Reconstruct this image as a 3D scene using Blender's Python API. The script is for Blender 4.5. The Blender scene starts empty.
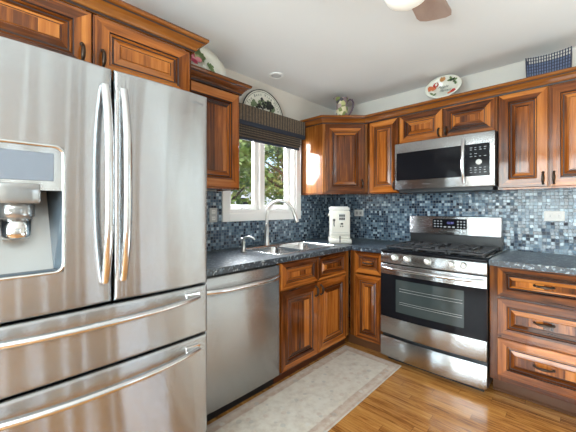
import bpy, bmesh, math, random
from mathutils import Vector, Matrix
R = math.radians
random.seed(7)
S = bpy.context.scene
COL = S.collection

# ------------------------------------------------------------------ camera
cam_data = bpy.data.cameras.new('camera')
cam = bpy.data.objects.new('camera', cam_data)
COL.objects.link(cam)
cam.location = (2.1563, -3.0117, 1.2593)
cam.rotation_euler = (R(90), 0, 0.755)
cam_data.sensor_width = 36.0
cam_data.lens = 306.02 / 576 * 36.0
cam_data.shift_x = (288 - 293.2) / 576
cam_data.shift_y = (207.49 - 216) / 576
cam_data.clip_start = 0.02
S.camera = cam

# ------------------------------------------------------------------ world, sun, lamps, exposure
world = bpy.data.worlds.new('world'); S.world = world
world.use_nodes = True
wn = world.node_tree.nodes; wl = world.node_tree.links
sky = wn.new('ShaderNodeTexSky'); sky.sky_type = 'NISHITA'; sky.sun_disc = False
sky.sun_elevation = R(40); sky.sun_rotation = R(200); sky.air_density = 1.0; sky.dust_density = 2.0
wl.new(sky.outputs[0], wn['Background'].inputs[0])
wn['Background'].inputs[1].default_value = 0.42

def light(name, kind, loc, rot, energy, color=(1, 1, 1), sx=1, sy=1, spread=None):
    d = bpy.data.lights.new(name, kind); d.energy = energy; d.color = color
    if kind == 'AREA':
        d.shape = 'RECTANGLE'; d.size = sx; d.size_y = sy
        if spread: d.spread = R(spread)
    o = bpy.data.objects.new(name, d); COL.objects.link(o)
    o.location = loc; o.rotation_euler = [R(a) for a in rot]
    return o
sun = light('sun', 'SUN', (0, 0, 6), (32, 0, 128), 5.0, (1, .95, .86)); sun.data.angle = R(1)
# daylight through the windows behind and beside the camera
light('daylight_rear', 'AREA', (1.75, -5.72, 1.40), (99, 0, 0), 180, (.77, .94, 1), 2.3, 1.8)
light('daylight_right', 'AREA', (4.74, -2.05, 1.25), (97, 0, 90), 24, (.86, .95, 1), 2.6, 1.8)
light('daylight_sink', 'AREA', (-.34, -1.1, 1.85), (52, 0, -90), 85, (.88, .95, 1), .8, .7)
light('overhead_fill', 'AREA', (2.9, -4.1, 2.38), (0, 0, 0), 30, (1, .96, .92), 1.0, 1.0)  # added soft fill at ceiling height, no fixture hangs here
light('fill_uplight', 'AREA', (2.5, -4.7, .8), (180, 0, 0), 120, (.74, .95, 1), .9, .9)  # added fill aimed up from behind the camera, no visible lamp
light('fill_uplight', 'AREA', (2.5, -1.05, .35), (180, 0, 0), 17, (.74, .95, 1), 1.2, 1.2)  # second added uplight, lifts the ceiling over the cabinets without a lamp

S.view_settings.view_transform = 'Standard'
S.view_settings.look = 'None'
S.view_settings.exposure = 0.0
S.view_settings.gamma = 1.0
S.view_settings.use_curve_mapping = False

# ------------------------------------------------------------------ materials
MAT = {}
def mat(name):
    m = bpy.data.materials.new(name); m.use_nodes = True
    MAT[name] = m
    nt = m.node_tree
    return m, nt.nodes, nt.links, nt.nodes['Principled BSDF']
def plain(name, col, rough=.5, metal=0, coat=0, emit=None, es=0, ior=1.5, noise=0, nscale=30):
    m, n, l, b = mat(name)
    b.inputs['Base Color'].default_value = (*col, 1)
    b.inputs['Roughness'].default_value = rough
    b.inputs['Metallic'].default_value = metal
    b.inputs['Coat Weight'].default_value = coat
    b.inputs['Coat Roughness'].default_value = .08
    b.inputs['IOR'].default_value = ior
    if emit:
        b.inputs['Emission Color'].default_value = (*emit, 1)
        b.inputs['Emission Strength'].default_value = es
    if noise:
        tc = n.new('ShaderNodeTexCoord'); nz = n.new('ShaderNodeTexNoise'); nz.inputs['Scale'].default_value = nscale
        l.new(tc.outputs['Object'], nz.inputs['Vector'])
        mx = n.new('ShaderNodeMix'); mx.data_type = 'RGBA'
        mx.inputs[6].default_value = (*[c * (1 - noise) for c in col], 1)
        mx.inputs[7].default_value = (*[min(1, c * (1 + noise)) for c in col], 1)
        l.new(nz.outputs['Fac'], mx.inputs[0]); l.new(mx.outputs[2], b.inputs['Base Color'])
    return m
def math_node(n, l, op, a, b=None):
    x = n.new('ShaderNodeMath'); x.operation = op
    for i, v in enumerate((a, b)):
        if v is None: continue
        if isinstance(v, (int, float)): x.inputs[i].default_value = v
        else: l.new(v, x.inputs[i])
    return x.outputs[0]
def ramp(n, l, fac, stops, interp='LINEAR'):
    r = n.new('ShaderNodeValToRGB'); e = r.color_ramp; e.interpolation = interp
    while len(e.elements) < len(stops): e.elements.new(.5)
    for q, (p, c) in zip(e.elements, stops): q.position = p; q.color = (*c, 1)
    l.new(fac, r.inputs[0]); return r.outputs[0]

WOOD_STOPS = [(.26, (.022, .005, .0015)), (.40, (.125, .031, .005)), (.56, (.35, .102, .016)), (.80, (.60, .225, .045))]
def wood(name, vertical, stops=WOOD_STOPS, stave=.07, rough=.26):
    m, n, l, b = mat(name)
    tc = n.new('ShaderNodeTexCoord'); oi = n.new('ShaderNodeObjectInfo')
    sp = n.new('ShaderNodeSeparateXYZ'); l.new(tc.outputs['Object'], sp.inputs[0])
    across = math_node(n, l, 'SUBTRACT', sp.outputs['X'], sp.outputs['Y']) if vertical else sp.outputs['Z']
    st = math_node(n, l, 'FLOOR', math_node(n, l, 'DIVIDE', math_node(n, l, 'ADD', across, math_node(n, l, 'MULTIPLY', oi.outputs['Random'], 9)), stave))
    wnz = n.new('ShaderNodeTexWhiteNoise'); wnz.noise_dimensions = '1D'; l.new(st, wnz.inputs['W'])
    mp = n.new('ShaderNodeMapping'); mp.inputs['Scale'].default_value = (26, 26, 1.5) if vertical else (1.5, 1.5, 26)
    off = n.new('ShaderNodeCombineXYZ')
    for i in range(3): l.new(math_node(n, l, 'MULTIPLY', wnz.outputs['Value'], 13.7 + i), off.inputs[i])
    va = n.new('ShaderNodeVectorMath'); va.operation = 'ADD'
    l.new(tc.outputs['Object'], mp.inputs['Vector']); l.new(mp.outputs[0], va.inputs[0]); l.new(off.outputs[0], va.inputs[1])
    nz = n.new('ShaderNodeTexNoise'); nz.inputs['Scale'].default_value = 1.6; nz.inputs['Detail'].default_value = 6; nz.inputs['Roughness'].default_value = .6
    nz.inputs['Distortion'].default_value = .5
    l.new(va.outputs[0], nz.inputs['Vector'])
    f = math_node(n, l, 'ADD', math_node(n, l, 'MULTIPLY', nz.outputs['Fac'], .62), math_node(n, l, 'MULTIPLY', wnz.outputs['Value'], .38))
    c = ramp(n, l, f, stops); l.new(c, b.inputs['Base Color'])
    b.inputs['Roughness'].default_value = rough
    b.inputs['Coat Weight'].default_value = .7; b.inputs['Coat Roughness'].default_value = .08; b.inputs['Specular IOR Level'].default_value = .08
    return m
wood('cherry_upright', True); wood('cherry_level', False)
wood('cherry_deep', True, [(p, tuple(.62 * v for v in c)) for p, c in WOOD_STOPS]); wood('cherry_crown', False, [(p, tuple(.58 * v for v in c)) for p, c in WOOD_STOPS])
plain('glaze', (.022, .007, .004), .5)
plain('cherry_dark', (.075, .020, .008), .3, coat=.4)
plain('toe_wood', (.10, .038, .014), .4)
plain('inside_wood', (.42, .27, .14), .6)
plain('bronze', (.055, .038, .028), .32, metal=.85)
plain('wall_paint', (.70, .655, .60), .75, noise=.02, nscale=6)
plain('ceiling_paint', (.84, .845, .85), .85, noise=.012, nscale=4)
plain('trim_white', (.90, .89, .87), .35)
plain('black', (.012, .012, .013), .35)
plain('black_gloss', (.008, .008, .010), .08); MAT['black_gloss'].node_tree.nodes['Principled BSDF'].inputs['Specular IOR Level'].default_value = .10
plain('oven_glass', (.038, .048, .048), .08); MAT['oven_glass'].node_tree.nodes['Principled BSDF'].inputs['Specular IOR Level'].default_value = .35
plain('cast_iron', (.03, .03, .033), .45)
plain('dark_plastic', (.02, .02, .022), .4)
plain('appliance_grey', (.16, .165, .17), .45, metal=.4)
plain('panel_grey', (.24, .27, .32), .22, metal=.3)
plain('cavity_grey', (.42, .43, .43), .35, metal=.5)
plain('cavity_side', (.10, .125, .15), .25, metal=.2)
plain('clear_grey', (.35, .35, .35), .12, metal=.7)
plain('mark_white', (.42, .44, .47), .5)
plain('display_blue', (.03, .03, .08), .2, emit=(.35, .35, 1), es=.8)
plain('logo_grey', (.28, .28, .29), .4, metal=.5)
plain('chrome', (.72, .72, .71), .14, metal=1)
plain('brushed_nickel', (.74, .73, .71), .28, metal=1)
plain('sink_steel', (.70, .70, .70), .22, metal=1)
plain('knob_steel', (.80, .78, .74), .3, metal=.75)
plain('cream_plastic', (.74, .71, .64), .35, coat=.3)
plain('white_plastic', (.68, .67, .65), .45)
plain('grey_plate', (.42, .42, .41), .35, metal=.5)
plain('socket_grey', (.55, .54, .52), .5)
plain('porcelain', (.80, .78, .69), .18, coat=.4)
plain('sign_white', (.78, .78, .70), .5)
plain('sign_green', (.16, .22, .12), .6); plain('sign_dark', (.015, .02, .02), .6); plain('sign_ink', (.10, .13, .11), .6)
plain('rose', (.36, .025, .06), .4); plain('rose_light', (.62, .22, .26), .4); plain('leaf_green', (.13, .19, .07), .5); plain('leaf_pale', (.32, .36, .17), .5); plain('leaf_dark', (.03, .05, .025), .5)
plain('apple_red', (.48, .03, .02), .4); plain('peach', (.62, .16, .06), .4); plain('orange_fruit', (.55, .26, .09), .4); plain('plum', (.10, .06, .09), .4)
plain('ink', (.16, .17, .16), .6)
plain('navy_wire', (.02, .026, .06), .4, noise=.3)
plain('basket_cloth', (.17, .21, .33), .8, noise=.5, nscale=60)
plain('navy_band', (.022, .03, .05), .8)
plain('fan_metal', (.30, .24, .19), .35, metal=.7)
plain('lamp_glass', (.85, .83, .76), .3, emit=(1, .95, .84), es=.25)
plain('bulb_grey', (.45, .45, .45), .4, emit=(1, 1, 1), es=.06)
plain('bark', (.10, .075, .055), .9, noise=.3)
plain('leaf_a', (.20, .28, .07), .6, noise=.4, nscale=3); plain('leaf_b', (.10, .16, .055), .6, noise=.4, nscale=3); plain('leaf_c', (.30, .33, .09), .6, noise=.4, nscale=3)
plain('lawn', (.16, .18, .09), .9, noise=.3, nscale=3)
plain('siding', (.72, .72, .74), .7); plain('roof_tile', (.34, .22, .18), .8); plain('road', (.5, .5, .5), .9)
plain('blind_vane', (.36, .33, .30), .6)

def steel(name, col=(.60, .59, .575), rough=.27, aniso=.75, warp=0, scatter=1.0, axis='Z'):
    m, n, l, b = mat(name)
    b.inputs['Base Color'].default_value = (*col, 1); b.inputs['Metallic'].default_value = 1
    b.inputs['Anisotropic'].default_value = aniso; b.inputs['Anisotropic Rotation'].default_value = .25
    tg = n.new('ShaderNodeTangent'); tg.direction_type = 'RADIAL'; tg.axis = axis
    l.new(tg.outputs[0], b.inputs['Tangent'])
    tc = n.new('ShaderNodeTexCoord')
    mp = n.new('ShaderNodeMapping'); mp.inputs['Scale'].default_value = (4, 4, 260)
    l.new(tc.outputs['Object'], mp.inputs[0])
    nz = n.new('ShaderNodeTexNoise'); nz.inputs['Scale'].default_value = 3; l.new(mp.outputs[0], nz.inputs[0])
    l.new(math_node(n, l, 'ADD', math_node(n, l, 'MULTIPLY', nz.outputs['Fac'], .10), rough - .05), b.inputs['Roughness'])
    # brushed grain: fine horizontal lines tilt the surface up and down; broad waves of the sheet tilt it sideways
    ge = n.new('ShaderNodeNewGeometry')
    mp3 = n.new('ShaderNodeMapping'); mp3.inputs['Scale'].default_value = (700, 700, 7000); l.new(tc.outputs['Object'], mp3.inputs[0])
    nz3 = n.new('ShaderNodeTexWhiteNoise'); nz3.noise_dimensions = '3D'; l.new(mp3.outputs[0], nz3.inputs['Vector'])
    up = n.new('ShaderNodeCombineXYZ'); l.new(math_node(n, l, 'MULTIPLY', math_node(n, l, 'SUBTRACT', nz3.outputs['Value'], .5), scatter), up.inputs[2])
    va = n.new('ShaderNodeVectorMath'); va.operation = 'ADD'; l.new(ge.outputs['Normal'], va.inputs[0]); l.new(up.outputs[0], va.inputs[1])
    mp2 = n.new('ShaderNodeMapping'); mp2.inputs['Scale'].default_value = (9, 9, .5); l.new(tc.outputs['Object'], mp2.inputs[0])
    nz2 = n.new('ShaderNodeTexNoise'); nz2.inputs['Scale'].default_value = 1.0; nz2.inputs['Detail'].default_value = 1.0; l.new(mp2.outputs[0], nz2.inputs[0])
    side = n.new('ShaderNodeVectorMath'); side.operation = 'CROSS_PRODUCT'; l.new(ge.outputs['Normal'], side.inputs[0]); side.inputs[1].default_value = (0, 0, 1)
    sc = n.new('ShaderNodeVectorMath'); sc.operation = 'SCALE'; l.new(side.outputs[0], sc.inputs[0]); l.new(math_node(n, l, 'MULTIPLY', math_node(n, l, 'SUBTRACT', nz2.outputs['Fac'], .5), warp), sc.inputs['Scale'])
    vb = n.new('ShaderNodeVectorMath'); vb.operation = 'ADD'; l.new(va.outputs[0], vb.inputs[0]); l.new(sc.outputs[0], vb.inputs[1])
    vn = n.new('ShaderNodeVectorMath'); vn.operation = 'NORMALIZE'; l.new(vb.outputs[0], vn.inputs[0]); l.new(vn.outputs[0], b.inputs['Normal'])
    return m
steel('steel', (.48, .495, .51), .19, .95, .04, .7); steel('fridge_steel', (.50, .515, .53), .12, .95, .10, .95); steel('handle_steel', (.72, .73, .74), .18, .3, 0, 0)
steel('range_steel', (.52, .53, .54), .2, .95, .03, .7)

# mosaic of small glass tiles
def mosaic():
    m, n, l, b = mat('mosaic')
    tc = n.new('ShaderNodeTexCoord'); sp = n.new('ShaderNodeSeparateXYZ'); l.new(tc.outputs['Object'], sp.inputs[0])
    h = math_node(n, l, 'SUBTRACT', sp.outputs['X'], sp.outputs['Y'])
    P = .025
    row = math_node(n, l, 'DIVIDE', sp.outputs['Z'], P); ri = math_node(n, l, 'FLOOR', row); rf = math_node(n, l, 'FRACT', row)
    wr = n.new('ShaderNodeTexWhiteNoise'); wr.noise_dimensions = '1D'; l.new(ri, wr.inputs['W'])
    colm = math_node(n, l, 'ADD', math_node(n, l, 'DIVIDE', h, P), math_node(n, l, 'MULTIPLY', wr.outputs['Value'], .35))
    ci = math_node(n, l, 'FLOOR', colm); cf = math_node(n, l, 'FRACT', colm)
    cv = n.new('ShaderNodeCombineXYZ'); l.new(ri, cv.inputs[0]); l.new(ci, cv.inputs[1])
    w = n.new('ShaderNodeTexWhiteNoise'); w.noise_dimensions = '2D'; l.new(cv.outputs[0], w.inputs['Vector'])
    c = ramp(n, l, w.outputs['Value'], [(0, (.014, .022, .042)), (.14, (.040, .066, .11)), (.36, (.075, .122, .18)), (.60, (.13, .195, .26)), (.8, (.22, .30, .37)), (.93, (.38, .48, .56))], 'CONSTANT')
    def edge(f):
        return math_node(n, l, 'ABSOLUTE', math_node(n, l, 'SUBTRACT', f, .5))
    mxe = math_node(n, l, 'MAXIMUM', edge(rf), edge(cf))
    g = math_node(n, l, 'GREATER_THAN', mxe, .445)
    mx = n.new('ShaderNodeMix'); mx.data_type = 'RGBA'; l.new(g, mx.inputs[0]); l.new(c, mx.inputs[6]); mx.inputs[7].default_value = (.16, .19, .21, 1)
    l.new(mx.outputs[2], b.inputs['Base Color'])
    l.new(math_node(n, l, 'ADD', math_node(n, l, 'MULTIPLY', g, .5), .13), b.inputs['Roughness'])
    # every tile sits at its own small tilt
    sx = math_node(n, l, 'SUBTRACT', w.outputs['Value'], .5)
    ws = n.new('ShaderNodeSeparateXYZ'); l.new(w.outputs['Color'], ws.inputs[0])
    ht = math_node(n, l, 'ADD', math_node(n, l, 'MULTIPLY', math_node(n, l, 'SUBTRACT', ws.outputs[1], .5), cf), math_node(n, l, 'MULTIPLY', math_node(n, l, 'SUBTRACT', ws.outputs[2], .5), rf))
    ht = math_node(n, l, 'MULTIPLY', ht, math_node(n, l, 'SUBTRACT', 1.0, g))
    bp = n.new('ShaderNodeBump'); bp.inputs['Strength'].default_value = .8; bp.inputs['Distance'].default_value = .004
    l.new(ht, bp.inputs['Height']); l.new(bp.outputs[0], b.inputs['Normal'])
    b.inputs['Specular IOR Level'].default_value = .45
mosaic()
def granite():
    m, n, l, b = mat('granite')
    tc = n.new('ShaderNodeTexCoord')
    v = n.new('ShaderNodeTexVoronoi'); v.inputs['Scale'].default_value = 95; l.new(tc.outputs['Object'], v.inputs['Vector'])
    nz = n.new('ShaderNodeTexNoise'); nz.inputs['Scale'].default_value = 40; nz.inputs['Detail'].default_value = 4; l.new(tc.outputs['Object'], nz.inputs['Vector'])
    sc = n.new('ShaderNodeSeparateXYZ'); l.new(v.outputs['Color'], sc.inputs[0])
    f = math_node(n, l, 'MULTIPLY', sc.outputs[0], math_node(n, l, 'ADD', nz.outputs['Fac'], .35))
    c = ramp(n, l, f, [(0, (.006, .009, .015)), (.46, (.014, .021, .034)), (.64, (.04, .06, .085)), (.78, (.13, .17, .21)), (.90, (.36, .38, .38))])
    l.new(c, b.inputs['Base Color']); b.inputs['Roughness'].default_value = .32
    b.inputs['Specular IOR Level'].default_value = .7
granite()
def oak():
    m, n, l, b = mat('oak_floor')
    tc = n.new('ShaderNodeTexCoord'); sp = n.new('ShaderNodeSeparateXYZ'); l.new(tc.outputs['Object'], sp.inputs[0])
    W = .057
    row = math_node(n, l, 'DIVIDE', sp.outputs['Y'], W); ri = math_node(n, l, 'FLOOR', row); rf = math_node(n, l, 'FRACT', row)
    wr = n.new('ShaderNodeTexWhiteNoise'); wr.noise_dimensions = '1D'; l.new(ri, wr.inputs['W'])
    cx = math_node(n, l, 'ADD', math_node(n, l, 'DIVIDE', sp.outputs['X'], .85), math_node(n, l, 'MULTIPLY', wr.outputs['Value'], 7))
    ci = math_node(n, l, 'FLOOR', cx); cf = math_node(n, l, 'FRACT', cx)
    cv = n.new('ShaderNodeCombineXYZ'); l.new(ri, cv.inputs[0]); l.new(ci, cv.inputs[1])
    w = n.new('ShaderNodeTexWhiteNoise'); w.noise_dimensions = '2D'; l.new(cv.outputs[0], w.inputs['Vector'])
    mp = n.new('ShaderNodeMapping'); mp.inputs['Scale'].default_value = (3.2, 42, 1); l.new(tc.outputs['Object'], mp.inputs[0])
    va = n.new('ShaderNodeVectorMath'); va.operation = 'MULTIPLY_ADD'; l.new(w.outputs['Color'], va.inputs[0]); va.inputs[1].default_value = (30, 30, 30); l.new(mp.outputs[0], va.inputs[2])
    nz = n.new('ShaderNodeTexNoise'); nz.inputs['Scale'].default_value = 1.3; nz.inputs['Detail'].default_value = 7; nz.inputs['Roughness'].default_value = .62; nz.inputs['Distortion'].default_value = 1.1
    l.new(va.outputs[0], nz.inputs['Vector'])
    f = math_node(n, l, 'ADD', math_node(n, l, 'MULTIPLY', nz.outputs['Fac'], .84), math_node(n, l, 'MULTIPLY', w.outputs['Value'], .16))
    c = ramp(n, l, f, [(.28, (.09, .028, .008)), (.40, (.28, .105, .024)), (.52, (.46, .20, .05)), (.75, (.60, .31, .095))])
    gap = math_node(n, l, 'MAXIMUM', math_node(n, l, 'LESS_THAN', rf, .03), math_node(n, l, 'LESS_THAN', cf, .003))
    mx = n.new('ShaderNodeMix'); mx.data_type = 'RGBA'; l.new(math_node(n, l, 'MULTIPLY', gap, .7), mx.inputs[0]); l.new(c, mx.inputs[6]); mx.inputs[7].default_value = (.09, .03, .01, 1)
    l.new(mx.outputs[2], b.inputs['Base Color']); b.inputs['Roughness'].default_value = .22
    b.inputs['Coat Weight'].default_value = .35; b.inputs['Coat Roughness'].default_value = .1
    bp = n.new('ShaderNodeBump'); bp.inputs['Strength'].default_value = .12; bp.inputs['Distance'].default_value = .002
    l.new(nz.outputs['Fac'], bp.inputs['Height']); l.new(bp.outputs[0], b.inputs['Normal'])
oak()
def rug_mat():
    m, n, l, b = mat('rug_pile')
    tc = n.new('ShaderNodeTexCoord'); sp = n.new('ShaderNodeSeparateXYZ'); l.new(tc.outputs['Object'], sp.inputs[0])
    # object origin is the rug's centre; half sizes .265 x .76
    ax = math_node(n, l, 'SUBTRACT', .265, math_node(n, l, 'ABSOLUTE', sp.outputs['X']))
    ay = math_node(n, l, 'SUBTRACT', .765, math_node(n, l, 'ABSOLUTE', sp.outputs['Y']))
    d = math_node(n, l, 'MINIMUM', ax, ay)
    band = ramp(n, l, math_node(n, l, 'MULTIPLY', d, 5), [(0, (.60, .52, .43)), (.06, (.44, .29, .22)), (.14, (.54, .43, .35)), (.28, (.44, .29, .22)), (.36, (.40, .28, .22)), (.40, (.60, .54, .46)), (.6, (.58, .52, .45))])
    nz = n.new('ShaderNodeTexNoise'); nz.inputs['Scale'].default_value = 16; nz.inputs['Detail'].default_value = 5; nz.inputs['Roughness'].default_value = .7; l.new(tc.outputs['Object'], nz.inputs['Vector'])
    vo = n.new('ShaderNodeTexVoronoi'); vo.inputs['Scale'].default_value = 19; l.new(tc.outputs['Object'], vo.inputs['Vector'])
    vs = n.new('ShaderNodeSeparateXYZ'); l.new(vo.outputs['Color'], vs.inputs[0])
    tint = ramp(n, l, vs.outputs[0], [(0, (.30, .31, .31)), (.2, (.62, .55, .44)), (.5, (.48, .34, .27)), (.8, (.56, .54, .50))], 'CONSTANT')
    k = math_node(n, l, 'MULTIPLY', math_node(n, l, 'LESS_THAN', vo.outputs['Distance'], .33), math_node(n, l, 'MULTIPLY', nz.outputs['Fac'], 1.1))
    mx = n.new('ShaderNodeMix'); mx.data_type = 'RGBA'; l.new(k, mx.inputs[0]); l.new(band, mx.inputs[6]); l.new(tint, mx.inputs[7])
    m2 = n.new('ShaderNodeMix'); m2.data_type = 'RGBA'; m2.inputs[0].default_value = .36
    l.new(mx.outputs[2], m2.inputs[6]); l.new(ramp(n, l, nz.outputs['Fac'], [(.34, (.34, .27, .21)), (.46, (.52, .44, .36)), (.56, (.62, .57, .49)), (.7, (.68, .64, .58))]), m2.inputs[7])
    l.new(m2.outputs[2], b.inputs['Base Color']); b.inputs['Roughness'].default_value = .95
    n2 = n.new('ShaderNodeTexNoise'); n2.inputs['Scale'].default_value = 260; l.new(tc.outputs['Object'], n2.inputs['Vector'])
    bp = n.new('ShaderNodeBump'); bp.inputs['Strength'].default_value = .5; bp.inputs['Distance'].default_value = .003
    l.new(n2.outputs['Fac'], bp.inputs['Height']); l.new(bp.outputs[0], b.inputs['Normal'])
rug_mat()
def woven():
    m, n, l, b = mat('woven')
    tc = n.new('ShaderNodeTexCoord'); sp = n.new('ShaderNodeSeparateXYZ'); l.new(tc.outputs['Object'], sp.inputs[0])
    h = math_node(n, l, 'SUBTRACT', sp.outputs['X'], sp.outputs['Y'])
    f = math_node(n, l, 'FRACT', math_node(n, l, 'DIVIDE', h, .033))
    z = math_node(n, l, 'FRACT', math_node(n, l, 'DIVIDE', sp.outputs['Z'], .006))
    nz = n.new('ShaderNodeTexNoise'); nz.inputs['Scale'].default_value = 70; l.new(tc.outputs['Object'], nz.inputs['Vector'])
    c1 = ramp(n, l, math_node(n, l, 'ADD', math_node(n, l, 'MULTIPLY', z, .4), math_node(n, l, 'MULTIPLY', nz.outputs['Fac'], .6)), [(.2, (.055, .040, .028)), (.5, (.14, .105, .072)), (.8, (.24, .185, .13))])
    k = math_node(n, l, 'LESS_THAN', f, .24)
    mx = n.new('ShaderNodeMix'); mx.data_type = 'RGBA'; l.new(k, mx.inputs[0]); l.new(c1, mx.inputs[6]); mx.inputs[7].default_value = (.012, .015, .02, 1)
    l.new(mx.outputs[2], b.inputs['Base Color']); b.inputs['Roughness'].default_value = .8
woven()
def fold():
    m, n, l, b = mat('woven_fold')
    tc = n.new('ShaderNodeTexCoord'); sp = n.new('ShaderNodeSeparateXYZ'); l.new(tc.outputs['Object'], sp.inputs[0])
    z = math_node(n, l, 'FRACT', math_node(n, l, 'DIVIDE', sp.outputs['Z'], .02))
    h = math_node(n, l, 'FRACT', math_node(n, l, 'DIVIDE', sp.outputs['Y'], .017))
    k = math_node(n, l, 'MULTIPLY', math_node(n, l, 'LESS_THAN', z, .5), math_node(n, l, 'LESS_THAN', h, .72))
    mx = n.new('ShaderNodeMix'); mx.data_type = 'RGBA'; l.new(k, mx.inputs[0]); mx.inputs[6].default_value = (.018, .018, .02, 1); mx.inputs[7].default_value = (.17, .13, .09, 1)
    l.new(mx.outputs[2], b.inputs['Base Color']); b.inputs['Roughness'].default_value = .8
fold()
wood('fan_wood', False, [(.2, (.22, .14, .11)), (.5, (.42, .30, .25)), (.8, (.58, .45, .39))], .5, .5)
def pitcher_mat():
    m, n, l, b = mat('painted_pottery')
    tc = n.new('ShaderNodeTexCoord'); v = n.new('ShaderNodeTexVoronoi'); v.inputs['Scale'].default_value = 26; l.new(tc.outputs['Object'], v.inputs['Vector'])
    s = n.new('ShaderNodeSeparateXYZ'); l.new(v.outputs['Color'], s.inputs[0])
    c = ramp(n, l, s.outputs[1], [(0, (.20, .24, .07)), (.3, (.46, .46, .20)), (.5, (.66, .60, .40)), (.68, (.22, .15, .17)), (.82, (.05, .04, .05)), (.9, (.40, .30, .28))], 'CONSTANT')
    l.new(c, b.inputs['Base Color']); b.inputs['Roughness'].default_value = .3
pitcher_mat()
def pane_mat():
    m, n, l, b = mat('pane_glass')
    n.remove(b)
    t = n.new('ShaderNodeBsdfTransparent'); g = n.new('ShaderNodeBsdfGlossy'); g.inputs['Roughness'].default_value = .01
    fr = n.new('ShaderNodeFresnel')
    ge = n.new('ShaderNodeNewGeometry'); mp = n.new('ShaderNodeMapRange'); l.new(ge.outputs['Backfacing'], mp.inputs[0])
    mp.inputs[3].default_value = 1.45; mp.inputs[4].default_value = 1 / 1.45; l.new(mp.outputs[0], fr.inputs[0])   # both faces of the sheet reflect alike
    mx = n.new('ShaderNodeMixShader'); l.new(fr.outputs[0], mx.inputs[0]); l.new(t.outputs[0], mx.inputs[1]); l.new(g.outputs[0], mx.inputs[2])
    l.new(mx.outputs[0], n['Material Output'].inputs[0])
pane_mat()

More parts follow.
